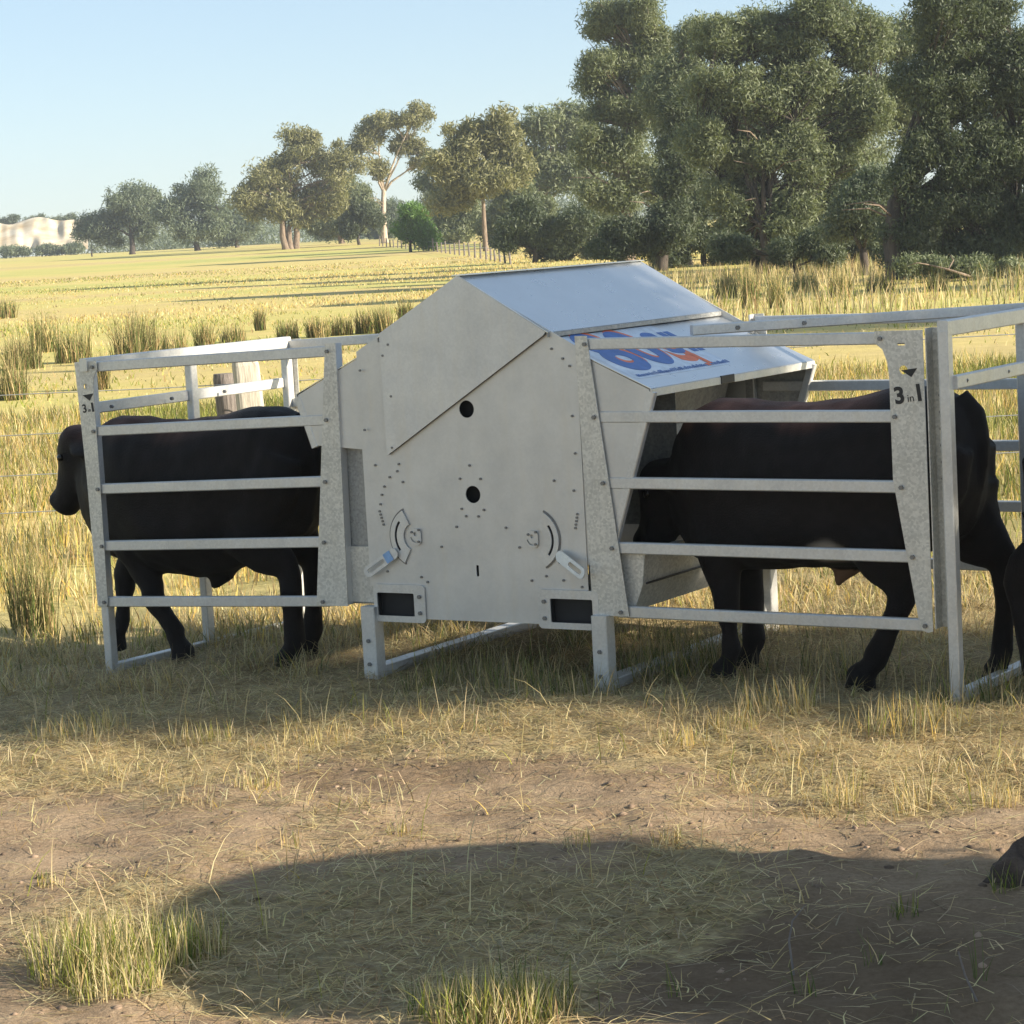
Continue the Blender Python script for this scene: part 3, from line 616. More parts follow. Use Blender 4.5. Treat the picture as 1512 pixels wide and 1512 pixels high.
plate('end_filler', [[(-.72, .30), (-.525, .30), (-.525, .975), (-.72, .975)]], .003, .045, M['darkgalv'], fd)
# fork pockets, legs, skids
for sg, s0, s1 in ((-1, -.515, -.255), (1, .297, .580)):
    h = rrect(s0 + .018, .262, s1 - .055, .360, .006) if sg < 0 else rrect(s0 + .058, .262, s1 - .028, .360, .006)
    po = plate('fork_pocket', [rrect(s0, .236, s1, .396, .018), h], .006, -.008, M['rail'], fd)
    xa, xb = min(p[0] for p in h), max(p[0] for p in h)
    mb = MB()
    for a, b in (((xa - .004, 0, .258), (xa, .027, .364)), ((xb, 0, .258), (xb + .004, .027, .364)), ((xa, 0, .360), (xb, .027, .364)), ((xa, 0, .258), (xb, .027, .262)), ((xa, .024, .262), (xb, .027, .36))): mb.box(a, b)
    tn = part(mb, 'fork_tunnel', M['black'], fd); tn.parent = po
    bs = s1 - .026 if sg < 0 else s0 + .030
    for z in (.278, .347): bolt(fd, bs, -.012, z, BOLT, po)
    ls = -.535 if sg < 0 else .592
    for v in (-.004, 1.50):
        mb = MB(); mb.bar((ls, v, -.06), (ls, v, .36 if v > 1 else .30), .070, .070, (1, 0, 0)); lg = part(mb, 'leg', M['rail'], fd)
        if v < 1:
            for z in (.055, .155): bolt(fd, ls, v - .036, z, BOLT, lg)
    mb = MB(); mb.bar((ls, .03, .018), (ls, 1.47, .018), .075, .045); part(mb, 'skid', M['rail'], fd)
    mb = MB(); mb.bar((ls, 1.46, .02), (ls, 1.28, .33), .03, .05, (1, 0, 0)); part(mb, 'brace', M['rail'], fd)
# adjusting quadrants and handles
def handle(root, piv, ang, length, tilt, sticker):
    mb = MB(); c, s_ = math.cos(R(ang)), math.sin(R(ang))
    me = sheet_mesh('adjusting_handle', [rrect(0, -.024, length, .024, .022, 6), rrect(.075, -.010, length - .018, .010, .009)], .005, ((0, 0, 0), (c, tilt, s_), (-s_, 0, c)))
    me.transform(Matrix.Translation(Vector((piv[0], -.022, piv[1])) - Vector(root['_off']))); me.materials.append(M['rail'])
    h = link('adjusting_handle', me, root)
    if sticker:
        me = sheet_mesh('sticker', [rrect(.030, -.022, .066, .022, .003)], .002, ((0, 0, 0), (c, tilt, s_), (-s_, 0, c)))
        me.transform(Matrix.Translation(Vector((piv[0], -.027, piv[1])) - Vector(root['_off']))); me.materials.append(M['sticker']); link('sticker', me, h)
handle(fd, (-.375, .540), 212, .19, -.05, True)
handle(fd, (.405, .545), -27, .17, -.28, False)
for (cx, cz), sg in ((CL, -1), (CR, 1)):
    a0, a1 = (118, 242) if sg < 0 else (-62, 62)
    me = sheet_mesh('lever_plate', [arcslot(cx, cz, .092, a0, a1, .066, 18), arcslot(cx, cz, .098, a0 + 22, a1 - 26, .011, 12)], .005, ((0, -.0085, 0), (1, 0, 0), (0, 0, 1)))
    me.materials.append(M['plate2']); link('lever_plate', me, fd)
    me = sheet_mesh('lever_slot', [arcslot(cx, cz, .098, a0 + 21, a1 - 25, .013, 12)], .001, ((0, -.0035, 0), (1, 0, 0), (0, 0, 1))); me.materials.append(M['black']); link('lever_slot', me, fd)
    me = sheet_mesh('lever_shade', [arcslot(cx, cz, .1285, a0 - 2, a1 + 2, .007, 18)], .003, ((0, -.0045, 0), (1, 0, 0), (0, 0, 1))); me.materials.append(M['bolt']); link('lever_shade', me, fd)  # dark arc paints the shadow edge round the lever plate
    me = sheet_mesh('quadrant', [rrect(cx - .028, cz - .035, cx + .028, cz + .035, .02), circ(cx, cz + .012, .008), arcslot(cx, cz, .021, 180, 300, .007)], .004, ((0, -.008, 0), (1, 0, 0), (0, 0, 1)))
    me.materials.append(M['plate']); qd = link('quadrant', me, fd)
    for dx, dz in ((-.016, .02), (.017, -.02), (.02, .03)): bolt(fd, cx + dx, -.012, cz + dz, RIVET, qd)
for s, z in [(-.51, 1.30), (.50, 1.30), (-.36, 1.405), (-.39, 1.36), (.34, 1.435), (-.36, 1.19), (-.37, .975), (.42, 1.37), (.47, 1.33), (-.505, 1.05), (-.47, .90), (-.35, .905), (-.36, .875), (-.335, .83), (-.40, .85), (-.43, .81), (-.445, .775), (-.455, .735),
             (-.05, .845), (.05, .845), (-.05, .72), (.058, .717), (-.03, .69), (.03, .69), (0, .90), (.40, .84), (.49, .80), (-.08, .645), (.16, .645), (-.16, .56), (.22, .565), (.34, .45), (.27, .43), (.42, .435), (.50, .49), (-.44, .45), (-.27, .43), (-.24, .41), (.505, .41), (.505, .95), (.50, 1.10), ]:
    bolt(fd, s, -.004 if s > -.3 or z < .94 else -.016, z, RIVET)
for k in range(5):
    for sg, s in ((-1, -.462), (1, .500)):
        o = bolt(fd, s + (.004 * k if sg < 0 else -.003 * k), -.003, .705 - .014 * k, RIVET)
# printed logo on the near trough lid: big blue rounded glyphs edged in orange, unreadable tag line below
def flat_text(name, body, size, mat, M4, parent, ext=.0006, shear=0, bold=0):
    cu = bpy.data.curves.new(name, 'FONT'); cu.body = body; cu.size = size; cu.extrude = ext; cu.shear = shear; cu.offset = bold
    ob = bpy.data.objects.new(name, cu); C.objects.link(ob); bpy.context.view_layer.update()
    me = bpy.data.meshes.new_from_object(ob.evaluated_get(bpy.context.evaluated_depsgraph_get())); bpy.data.objects.remove(ob); bpy.data.curves.remove(cu)
    me.transform(M4); me.materials.append(mat); return link(name, me, parent)
def lid_frame(v, d, lift=.0045, rot=0.0):
    """x along the lid's length, y up its slope, origin d metres below the lid's top edge"""
    y = Vector((LIDA[0] - LIDB[0], 0, LIDA[1] - LIDB[1])).normalized(); x = Vector((0, 1, 0)); n = x.cross(y); n = n if n.z > 0 else -n
    if rot: q = Matrix.Rotation(rot, 3, n); x = q @ x; y = q @ y
    o = Vector((LIDA[0], v, LIDA[1])) - Vector((LIDA[0] - LIDB[0], 0, LIDA[1] - LIDB[1])).normalized() * d + n * lift
    return Matrix(((x.x, y.x, n.x, o.x), (x.y, y.y, n.y, o.y), (x.z, y.z, n.z, o.z), (0, 0, 0, 1)))
me = sheet_mesh('decal_ground', [rrect(.03, -.44, .86, -.03, .03)], .0006, ((0, 0, 0), (1, 0, 0), (0, 1, 0))); me.transform(lid_frame(0, 0, .0035)); me.materials.append(M['sheet_white']); link('decal', me, ll)
flat_text('lettering', '8', .48, M['orange'], lid_frame(.105, .345, .0040), ll, bold=.012)
flat_text('lettering', '8', .48, M['blue'], lid_frame(.085, .365, .0046), ll, bold=.014)
flat_text('lettering', '0', .44, M['orange'], lid_frame(.355, .335, .0040), ll, bold=.010)
flat_text('lettering', '0', .44, M['blue'], lid_frame(.335, .35, .0046), ll, bold=.012)
flat_text('lettering', 'S', .34, M['orange'], lid_frame(.575, .355, .0042), ll, bold=.014)
flat_text('lettering', 'S', .28, M['blue'], lid_frame(.61, .285, .0048), ll, bold=.008)
flat_text('lettering', 'll', .26, M['blue'], lid_frame(.77, .285, .0046), ll, bold=.010)
mb = MB()
for k in range(46):
    x = .07 + k * .0175; h = random.choice((.016, .02, .026)); mb.box((x, -.425, 0), (x + random.uniform(.006, .012), -.425 + h, .0006))
me = bpy.data.meshes.new('tag_line'); me.from_pydata(mb.v, [], mb.f); me.transform(lid_frame(0, 0, .0046)); me.materials.append(M['blue']); link('tag_line', me, ll)
mb = MB(); mb.box((.70, -.41, 0), (.735, -.31, .0006)); mb.box((.67, -.425, 0), (.70, -.405, .0006))
me = bpy.data.meshes.new('orange_bar'); me.from_pydata(mb.v, [], mb.f); me.transform(lid_frame(0, 0, .0050)); me.materials.append(M['orange']); link('orange_bar', me, ll)
mb = MB(); mb.bar((.862, .60, 1.19), (.862, .72, 1.19), .008, .034); q = part(mb, 'catch', M['ink'], fd)

# ------------------------------------------------------------------ pen panels
RAILZ = [1.385, 1.095, .832, .572, .315]
def tilt(s, z, s0, dz): return z + (s - s0) * dz
def side_panel(label, s_in, s_out, v, dz, near, detail=True):
    """five-rail panel with a tapered plate at each end; s_in by the feeder, dz its drop per metre outwards"""
    sg = 1 if s_out > s_in else -1
    root = thing('creep_panel', label, 'panel', (s_in + s_out) / 2, v, 0, 'railed panels of the feeding pens')
    Z = lambda s, z: z + abs(s - s_in) * dz
    vr = v + (.016 if near else -.016)
    for i, z in enumerate(RAILZ):
        a = s_in + sg * (.03 + .024 * i); b = s_out - sg * .03
        mb = MB(); mb.bar((a, vr, Z(a, z)), (b, vr, Z(b, z)), .030, .046); part(mb, 'rail', M['rail'], root)
    inner = [(s_in, 1.418), (s_in + sg * .055, 1.418), (s_in + sg * .185, .300), (s_in + sg * .020, .296)]
    vp = v - .006 if near else v + .006
    pl = plate('tapered_plate', [[(a, Z(a, b)) for a, b in inner]], .004, vp, M['spangle'], root)
    mb = MB(); mb.bar((s_in + sg * .004, vr, Z(s_in, 1.416)), (s_in + sg * .024, vr, Z(s_in, .30)), .045, .008, (1, 0, 0)); part(mb, 'flange', M['plate'], root)
    n = [(s_out - sg * (.245 if s_out > 0 else .125), 1.41)]
    if s_out > 0:
        o_ = [(1.815, 1.412), (2.005, 1.414), (2.005, .295), (1.985, .29), (1.955, .300), (1.868, .86), (1.868, 1.24), (1.862, 1.30), (1.845, 1.345), (1.815, 1.368)]
        hl = [circ(1.925, 1.268, .017, 14), rrect(1.905, 1.358, 1.935, 1.368, .003)]
    else:
        o_ = [(-2.085, 1.412), (-1.955, 1.412), (-1.955, 1.372), (-1.975, 1.345), (-1.985, 1.30), (-1.985, .90), (-1.992, .31), (-2.0, .295), (-2.052, .30), (-2.062, .9)]
        hl = [circ(-2.03, 1.30, .013, 12)]
    op = plate('tapered_plate', [[(a, Z(a, b)) for a, b in o_]] + [[(a, Z(a, b)) for a, b in h] for h in hl], .004, vp, M['spangle'], root)
    vb = vp - .004 if near else vp + .004
    if near or detail:
        for i, z in enumerate(RAILZ):
            a = s_in + sg * (.045 + .026 * i); bolt(root, a, vb, Z(a, z))
            b = s_out - sg * (.14 if s_out > 0 else .075); b = (1.838, 1.885, 1.90, 1.935, 1.975)[i] if s_out > 0 else (-1.98, -2.0, -2.0, -2.0, -2.01)[i]; bolt(root, b, vb, Z(b, z))
    return root, op, Z
pr, opr, ZR = side_panel('railed panel right of the feeder, before the feeding steer, black print on its plate', .533, 2.005, -.002, -.006, True)
plf, opl, ZLf = side_panel('railed panel left of the feeder, in front of the steer leaving the pen', -.632, -2.085, -.002, -.033, True)
side_panel('railed rear panel seen past the right steer, behind the feeder', .56, 2.005, 1.53, -.006, False)
side_panel('railed rear panel seen above the left steer, behind the feeder', -.632, -2.085, 1.53, -.033, False)
def SM(s, z, rot=0, v=-.0112):
    x = Vector((math.cos(rot), 0, math.sin(rot))); y = Vector((-math.sin(rot), 0, math.cos(rot))); n = Vector((0, -1, 0))
    o = Vector((s, v, z)); return Matrix(((x.x, y.x, n.x, o.x), (x.y, y.y, n.y, o.y), (x.z, y.z, n.z, o.z), (0, 0, 0, 1)))
def plate_print(root, parent, s, z, rot, sc_):
    off = Matrix.Translation(-Vector(root['_off']))
    flat_text('lettering', '3', .085 * sc_, M['ink'], off @ SM(s, z, rot), parent, .0004, 0, .003 * sc_ ** 2)
    c, s_ = math.cos(rot), math.sin(rot)
    flat_text('lettering', 'in', .040 * sc_, M['ink'], off @ SM(s + .050 * sc_ * c, z + .050 * sc_ * s_, rot), parent, .0004)
    flat_text('lettering', '1', .085 * sc_, M['ink'], off @ SM(s + .078 * sc_ * c, z + .078 * sc_ * s_, rot), parent, .0004, 0, .003)
    me = sheet_mesh('arrow_mark', [[(-.030, .012), (.034, .012), (.006, -.018)]], .0008, ((0, 0, 0), (1, 0, 0), (0, 1, 0))); me.transform(off @ SM(s + .06 * sc_, z + .115 * sc_, rot)); me.materials.append(M['ink']); link('arrow_mark', me, parent)
plate_print(pr, opr, 1.888, 1.135, .12, 1.0)
plate_print(plf, opl, -2.055, 1.135, .12, .62)
# end frames: open gateway of posts, two rails and a ground bar, running back from each outer corner
def end_frame(label, s, dzg, vs, second=True):
    root = thing('end_frame', label, 'gate frame', s, .75, 0, 'open end frames of the pens')
    sg = 1 if s > 0 else -1
    zt = 1.408 + abs(s) * dzg if s < 0 else 1.408
    for i, v in enumerate(vs):
        gzv = gz1(*(O + U * s + V * v).xy)
        mb = MB(); mb.bar((s, v, gzv - .06), (s, v, zt - .01), .050, .040, (1, 0, 0)); part(mb, 'post', M['rail'], root)
    mb = MB(); mb.bar((s, -.02, zt), (s, vs[-1] + .02, zt), .042, .058); part(mb, 'top_rail', M['rail'], root)
    mb = MB(); mb.bar((s + .02 * sg, .02, zt - .20), (s + .02 * sg, vs[-1], zt - .20), .030, .050); part(mb, 'rail', M['rail'], root)
    mb = MB()
    a = O + U * s; b = a + V * vs[-1]
    mb.bar((s, .03, gz1(a.x, a.y) + .03), (s, vs[-1] - .03, gz1(b.x, b.y) + .03), .045, .040); part(mb, 'ground_bar', M['rail'], root)
    for v in (.12, .55, .95): bolt(root, s + .03, v, zt - .20)
    return root
ef = end_frame('open end frame of the left pen, the steer walks out through it', -2.025, -.028, (.026, .74, 1.50))
er = end_frame('open end frame of the right pen at the photo edge', 2.088, 0, (.0, .80, 1.50))
# channel stile beside the right outer post
mb = MB(); mb.box((2.012, -.004, .295), (2.016, .06, 1.41)); mb.box((2.016, .056, .295), (2.068, .06, 1.41)); mb.box((2.060, -.004, .295), (2.064, .056, 1.41))
st = part(mb, 'channel_stile', M['spangle'], pr)
for k in range(6): bolt(pr, 2.040, .052, 1.16 - .062 * k, RIVET, st)
# stay bar across the right pen
root = thing('stay_bar', 'grey stay bar crossing the right pen above the steer', 'bar', 1.5, .6)
mb = MB(); mb.bar((1.02, .06, 1.424), (2.06, 1.22, 1.424), .036, .040); part(mb, 'tube', M['rail'], root)
for t in (.12, .30): part(MB(), 'x', None, root) if False else bolt(root, 1.02 + 1.04 * t + .014, .06 + 1.16 * t - .014, 1.424)
# ------------------------------------------------------------------ cattle
def loft(mb, rings, n=20, sup=2.3):
    """closed loft through rings: (centre, up axis half height, side half width, forward dir)"""
    vs = []; m = len(rings)
    for c, up, h, wd, fwd in rings:
        c = Vector(c); f = Vector(fwd).normalized(); u = Vector(up); u = (u - f * u.dot(f)).normalized(); s = f.cross(u)
        for k in range(n):
            t = 2 * math.pi * k / n; a, b = math.cos(t), math.sin(t)
            a2 = math.copysign(abs(a) ** (2 / sup), a); b2 = math.copysign(abs(b) ** (2 / sup), b); vs.append(c + s * a2 * wd + u * b2 * h)
    fs = [(i * n + k, i * n + (k + 1) % n, (i + 1) * n + (k + 1) % n, (i + 1) * n + k) for i in range(m - 1) for k in range(n)]
    fs += [tuple(range(n - 1, -1, -1)), tuple((m - 1) * n + k for k in range(n))]
    mb.add(vs, fs)
def limb(mb, pts, rad, n=12):
    pts = [Vector(p) for p in pts]; rings = []
    for i, p in enumerate(pts):
        d = pts[min(i + 1, len(pts) - 1)] - pts[max(i - 1, 0)]; r = rad[i]; r = r if isinstance(r, tuple) else (r, r)
        rings.append((p, (1, 0, 0), r[0], r[1], d))
    loft(mb, rings, n, 2.0)
def steer(label, s_rump, v_mid, zg, facing, feet, head, brown, belly_drop=0.0, zs=1.0, white=False):
    """local frame: x forward from the rump, y to the animal's side, z up; facing -1 looks along -s"""
    root_rot = RZ + (math.pi if facing < 0 else 0)
    loc = O + U * s_rump + V * v_mid; loc.z = zg
    mb = MB(); X = (1, 0, 0); Zu = (0, 0, 1)
    tor = [(0.00, .98, .74, .08), (.035, 1.09, .64, .16), (.10, 1.15, .57, .205), (.20, 1.175, .53, .235), (.34, 1.17, .50 - belly_drop * .3, .25), (.50, 1.145, .475 - belly_drop * .8, .275), (.68, 1.13, .455 - belly_drop, .29), (.84, 1.13, .45 - belly_drop * .6, .28), (.98, 1.145, .45, .25), (1.10, 1.14, .455, .215), (1.20, 1.09, .49, .175), (1.28, 1.0, .58, .12)]
    loft(mb, [((a, 0, (t + b) / 2 * zs), Zu, (t - b) / 2 * zs, w_, X) for a, t, b, w_ in tor], 24, 2.35)
    # haunch and shoulder masses
    for sy in (1, -1):
        limb(mb, [(.10, sy * .13, .98), (.16, sy * .15, .84), (.22, sy * .15, .66)], [(.13, .09), (.17, .105), (.12, .08)])
        limb(mb, [(1.02, sy * .12, 1.0), (1.06, sy * .15, .80), (1.06, sy * .14, .60)], [(.09, .06), (.14, .085), (.10, .07)])
    for kind, sy, pts in feet:                            # pts: (x, z) of upper joint, middle joint, fetlock, hoof
        y0 = sy * (.135 if kind == 'f' else .145); y1 = sy * (.125 if kind == 'f' else .135)
        (ax, az), (bx, bz), (cx, cz), (hx, hz) = pts
        if kind == 'f':
            limb(mb, [(ax, y0, az + .12), (ax, y0, az), ((ax * .5 + bx * .5), y1, (az + bz) / 2), (bx, y1, bz + .03), (bx, y1, bz - .03), ((bx + cx) / 2, y1, (bz + cz) / 2), (cx, y1, cz + .02), (cx + .01, y1, cz - .02)], [(.12, .085), (.105, .073), (.076, .056), (.058, .048), (.055, .046), (.041, .036), (.049, .043), (.043, .039)])
        else:
            limb(mb, [((ax + .02), y0, az + .10), (ax, y0, az), ((ax * .55 + bx * .45), y1, (az * .55 + bz * .45)), (bx + .01, y1, bz + .05), (bx, y1, bz), (bx * .75 + cx * .25, y1, bz * .75 + cz * .25), ((bx + cx) / 2, y1, (bz + cz) / 2), (cx, y1, cz + .02), (cx + .01, y1, cz - .02)], [(.19, .105), (.168, .10), (.122, .076), (.070, .048), (.060, .043), (.047, .039), (.042, .036), (.050, .045), (.043, .040)])
        limb(mb, [(cx + .005, y1, cz), ((cx + hx) / 2 + .01, y1, (cz + hz) / 2 + .01), (hx + .012, y1, hz + .035), (hx + .02, y1, hz - .03)], [.038, .042, (.057, .050), (.063, .053)])
    # neck and head
    (nx, nz), (px_, pz), (mx, mz) = head                    # neck root, poll, muzzle tip
    N0 = Vector((nx, 0, nz)); P = Vector((px_, 0, pz)); Mz = Vector((mx, 0, mz)); ax = (Mz - P).normalized(); back = Vector((-ax.z, 0, ax.x)); back = back if back.x > 0 else -back  # face-front normal
    dn = (P - N0)
    loft(mb, [(N0 - dn * .35, Zu, .27, .19, dn), (N0, Zu, .235, .165, dn), (N0 + dn * .5, Zu, .175, .12, dn), (P - dn * .05 + ax * .06, Zu, .14, .10, dn)], 18, 2.1)
    L = (Mz - P).length; yv = Vector((0, 1, 0))
    hs_ = 1.10
    hr = [(-.02, .05, .075, -.01), (.06, .095, .105, .0), (.18, .125, .110, -.01), (.34, .124, .105, -.012), (.50, .104, .085, -.018), (.66, .084, .070, -.022), (.80, .074, .066, -.012), (.90, .076, .070, 0), (.97, .068, .064, .004), (1.01, .045, .045, 0)]
    loft(mb, [(P + ax * L * t + back * (o_ - .02), back, h * hs_, w_ * 1.08, ax) for t, h, w_, o_ in hr], 18, 2.2)
    if white: limb(mb, [(1.12, 0, .62), (1.27, 0, .60), (1.40, 0, .62), (1.46, 0, .64)], [(.17, .16), (.16, .13), (.12, .10), (.05, .05)], 14)   # dewlap and throat
    for sy in (1, -1):                                     # ears
        e0 = P + ax * .05 + yv * sy * .085 - back * .02; e1 = e0 + yv * sy * .08 - ax * .02 - back * .13
        limb(mb, [e0, e0 * .6 + e1 * .4, e0 * .25 + e1 * .75, e1], [(.026, .026), (.055, .022), (.046, .018), (.010, .010)], 10)
    # sheath and tail
    limb(mb, [(.54, 0, .50 - belly_drop), (.60, 0, .43 - belly_drop * .85), (.615, 0, .39 - belly_drop * .75)], [.06, .034, .012], 10)
    limb(mb, [(.07, 0, 1.13), (.0, 0, 1.07), (-.02, .01, .95), (-.005, .015, .80), (.03, .02, .66), (.06, .02, .60)], [.04, .030, .022, .018, .016, .012], 10)
    me = bpy.data.meshes.new('raw'); me.from_pydata(mb.v, [], mb.f); me.update()
    tmp = bpy.data.objects.new('raw', me); C.objects.link(tmp)
    bm = bmesh.new(); bm.from_mesh(me); bmesh.ops.recalc_face_normals(bm, faces=bm.faces); bm.to_mesh(me); bm.free()
    rm = tmp.modifiers.new('r', 'REMESH'); rm.mode = 'VOXEL'; rm.voxel_size = .015
    sm = tmp.modifiers.new('s', 'SMOOTH'); sm.factor = .5; sm.iterations = 3
    bpy.context.view_layer.update()
    body = bpy.data.meshes.new_from_object(tmp.evaluated_get(bpy.context.evaluated_depsgraph_get()))
    bpy.data.objects.remove(tmp); bpy.data.meshes.remove(me)
    n = len(body.vertices); co = np.empty(n * 3, np.float32); body.vertices.foreach_get('co', co); co = co.reshape(-1, 3)
    # muscle unevenness
    nr = np.empty(n * 3, np.float32); body.vertices.foreach_get('normal', nr); nr = nr.reshape(-1, 3)
    dsp = (vnoise(co[:, 0] + co[:, 1] * .7, co[:, 2], .16, 41) - .5) * .020 + (vnoise(co[:, 0], co[:, 2] + co[:, 1], .06, 42) - .5) * .007
    body.vertices.foreach_set('co', (co + nr * dsp[:, None]).ravel())
    col = np.tile(np.array([.0125, .0100, .0095]), (n, 1)).astype(np.float32)
    pat = vnoise(co[:, 0], co[:, 1] + co[:, 2], .09, 51); fine = vnoise(co[:, 0] * 1.0, co[:, 2] + co[:, 1], .025, 52)
    bt = (brown * sstep(1.02, 1.15, co[:, 2] + (pat - .5) * .12) * sstep(.28, .5, co[:, 0]))[:, None]  # brown fur along the back, lightened to put sunlight into the coat
    col = col * (1 - bt) + np.array([.17, .075, .05]) * bt
    col *= (.75 + .5 * fine)[:, None]
    mzl = (np.linalg.norm(co - np.array(Mz), axis=1) < .055)[:, None]; col = np.where(mzl, np.array([.035, .033, .036]), col)
    if white:
        wp = sstep(.16, .07, np.sqrt(((co[:, 0] - .54) / .62) ** 2 + ((co[:, 2] - .545) / .42) ** 2) + (pat - .5) * .07)[:, None] * (np.abs(co[:, 1]) > .12)[:, None]
        col = col * (1 - wp) + np.array([.42, .36, .30]) * wp
        sh = ((co[:, 2] < .46) & (np.abs(co[:, 0] - .58) < .09) & (np.abs(co[:, 1]) < .09))[:, None]; col = np.where(sh, np.array([.20, .12, .075]), col)
    at = body.attributes.new('tint', 'FLOAT_COLOR', 'POINT'); c4 = np.ones((n, 4), np.float32); c4[:, :3] = col; at.data.foreach_set('color', c4.ravel())
    body.materials.append(M['coat']); body.polygons.foreach_set('use_smooth', np.ones(len(body.polygons), bool))
    root = link('steer', body); root.location = loc; root.rotation_euler = (0, 0, root_rot); tag(root, label, 'steer')
    for sy in (1, -1):
        e = P + ax * L * .34 + yv * sy * .110 + back * .012
        mb = MB(); loft(mb, [(e - ax * .018, back, .004, .004, ax), (e - ax * .010, back, .013, .012, ax), (e, back, .017, .014, ax), (e + ax * .010, back, .013, .012, ax), (e + ax * .018, back, .004, .004, ax)], 10, 2)
        mb.build('eye', M['eye'], root, (0, 0, 0), True)
    return root
zg1 = gz1(*(O + U * -1.7 + V * .4).xy)
# feet: kind, side, (shoulder/stifle), (knee/hock), (fetlock), (hoof)
# for an animal looking along -s its +y side is towards the camera
steer('black steer walking out of the left pen, head lowered past the end frame', -1.055, .36, zg1, -1,
      [('f', 1, ((.98, .56), (.875, .33), (.75, .13), (.71, .035))), ('f', -1, ((1.15, .56), (1.25, .33), (1.29, .12), (1.32, .03))),
       ('h', 1, ((.26, .62), (.07, .42), (.07, .12), (.10, .03))), ('h', -1, ((.27, .62), (.14, .42), (.16, .12), (.19, .03)))],
      ((1.16, .88), (1.31, 1.07), (1.525, .705)), .45, .07)
zg2 = gz1(*(O + U * 1.5 + V * .4).xy)
steer('brown-backed black steer feeding with its head inside the feeder, behind the right panel', 2.06, .38, zg2 - .01, -1,
      [('f', 1, ((1.06, .56), (1.04, .32), (1.03, .12), (1.05, .03))), ('f', -1, ((1.08, .56), (1.06, .32), (1.05, .12), (1.07, .03))),
       ('h', 1, ((.35, .60), (.285, .37), (.40, .12), (.45, .03))), ('h', -1, ((.14, .66), (-.035, .45), (-.015, .12), (.005, .03)))],
      ((1.16, .80), (1.33, .88), (1.47, .52)), 1.0, 0.0, 1.0, True)
p3 = O + U * 2.9 + V * .4
steer('dark steer standing outside the pen, cut off by the right edge', 2.275, .42, gz1(p3.x, p3.y), 1,
      [('f', 1, ((1.06, .56), (1.08, .32), (1.06, .12), (1.08, .03))), ('f', -1, ((1.06, .56), (1.02, .32), (1.0, .12), (1.02, .03))),
       ('h', 1, ((.16, .62), (-.06, .46), (-.02, .12), (.01, .03))), ('h', -1, ((.14, .60), (-.05, .46), (.0, .12), (.03, .03)))],
      ((1.17, .88), (1.40, 1.02), (1.62, .76)), .15, .03, 1.0)

# ------------------------------------------------------------------ fences
def post_mesh(root, x, y, h, rx_, ry_, mat, rot=0, n=8, sq=2.0):
    z = gz1(x, y) - .15; mb = MB(); rings = []
    for t in (0, .3, .7, .97, 1):
        k = 1 - .06 * t + (-.1 if t == 1 else 0); rings.append(((x + .02 * math.sin(5 * t + x), y, z + (h + .15) * t), (math.cos(rot), math.sin(rot), 0), rx_ * k, ry_ * k, (0, 0, 1)))
    loft(mb, rings, n, sq); return mb
FD = 16.0
pA = at_depth(364, 560, FD); pB = at_depth(330, 560, FD + .25)
for p, h, r, mat, lab, sq in ((pA, 1.27, .088, M['wood'], 'pale split wooden fence post lit by the sun, seen over the left steer', 5.0), (pB, 1.17, .075, M['darkwood'], 'darker round fence post just left of the pale split post', 2.0)):
    mb = post_mesh(None, p.x, p.y, h, r, r * .9, mat, .25, 16, sq)
    f0 = (p.x, p.y, gz1(p.x, p.y)); o = mb.build('fence_post', mat, None, f0); o.location = f0
    tag(o, lab, 'fence post')
wf = empty('wire_fence', (0, FD, gz1(0, FD))); tag(wf, 'plain wire fence stretched across the paddock behind the pens', 'fence')
for z in (1.02, .76, .50, .26):
    pts = [(x, FD + .06, z + gz1(x, FD) * .3 - .012 * math.sin((x % 3) / 3 * math.pi)) for x in np.arange(-9, 9.1, .75)]
    mb = MB(); mb.tube(pts, .0035, 5); mb.build('wire', M['wire'], wf, wf.location)
for x in (-7.2, -4.6, 2.6, 5.4, 8.4):
    mb = MB(); z = gz1(x, FD); mb.bar((x, FD + .03, z - .1), (x, FD + .03, z + 1.08), .03, .03); mb.build('steel_dropper', M['darkgalv'], wf, wf.location)
# far fence along the tree line
fp = [at_depth(560, 356, 215), at_depth(640, 366, 175), at_depth(718, 380, 140), at_depth(762, 387, 120)]
ff = empty('post_fence', (fp[2].x, fp[2].y, gz1(fp[2].x, fp[2].y))); tag(ff, 'old timber post fence running along the far tree line', 'fence')
line = []
for a, b in zip(fp[:-1], fp[1:]):
    m = max(2, int((b - a).length / 3.0))
    for k in range(m): line.append(a + (b - a) * k / m)
for q in line:
    z = gz1(q.x, q.y); mb = MB(); h = random.uniform(.6, .95); mb.tube([(q.x, q.y, z - .1), (q.x + random.uniform(-.05, .05), q.y, z + h)], [.06, .05], 7); mb.build('post', M['darkwood'], ff, ff.location)
for z in (.35, .65):
    mb = MB(); mb.tube([(q.x, q.y - .1, gz1(q.x, q.y) + z) for q in line], .012, 4); mb.build('wire', M['wire'], ff, ff.location)

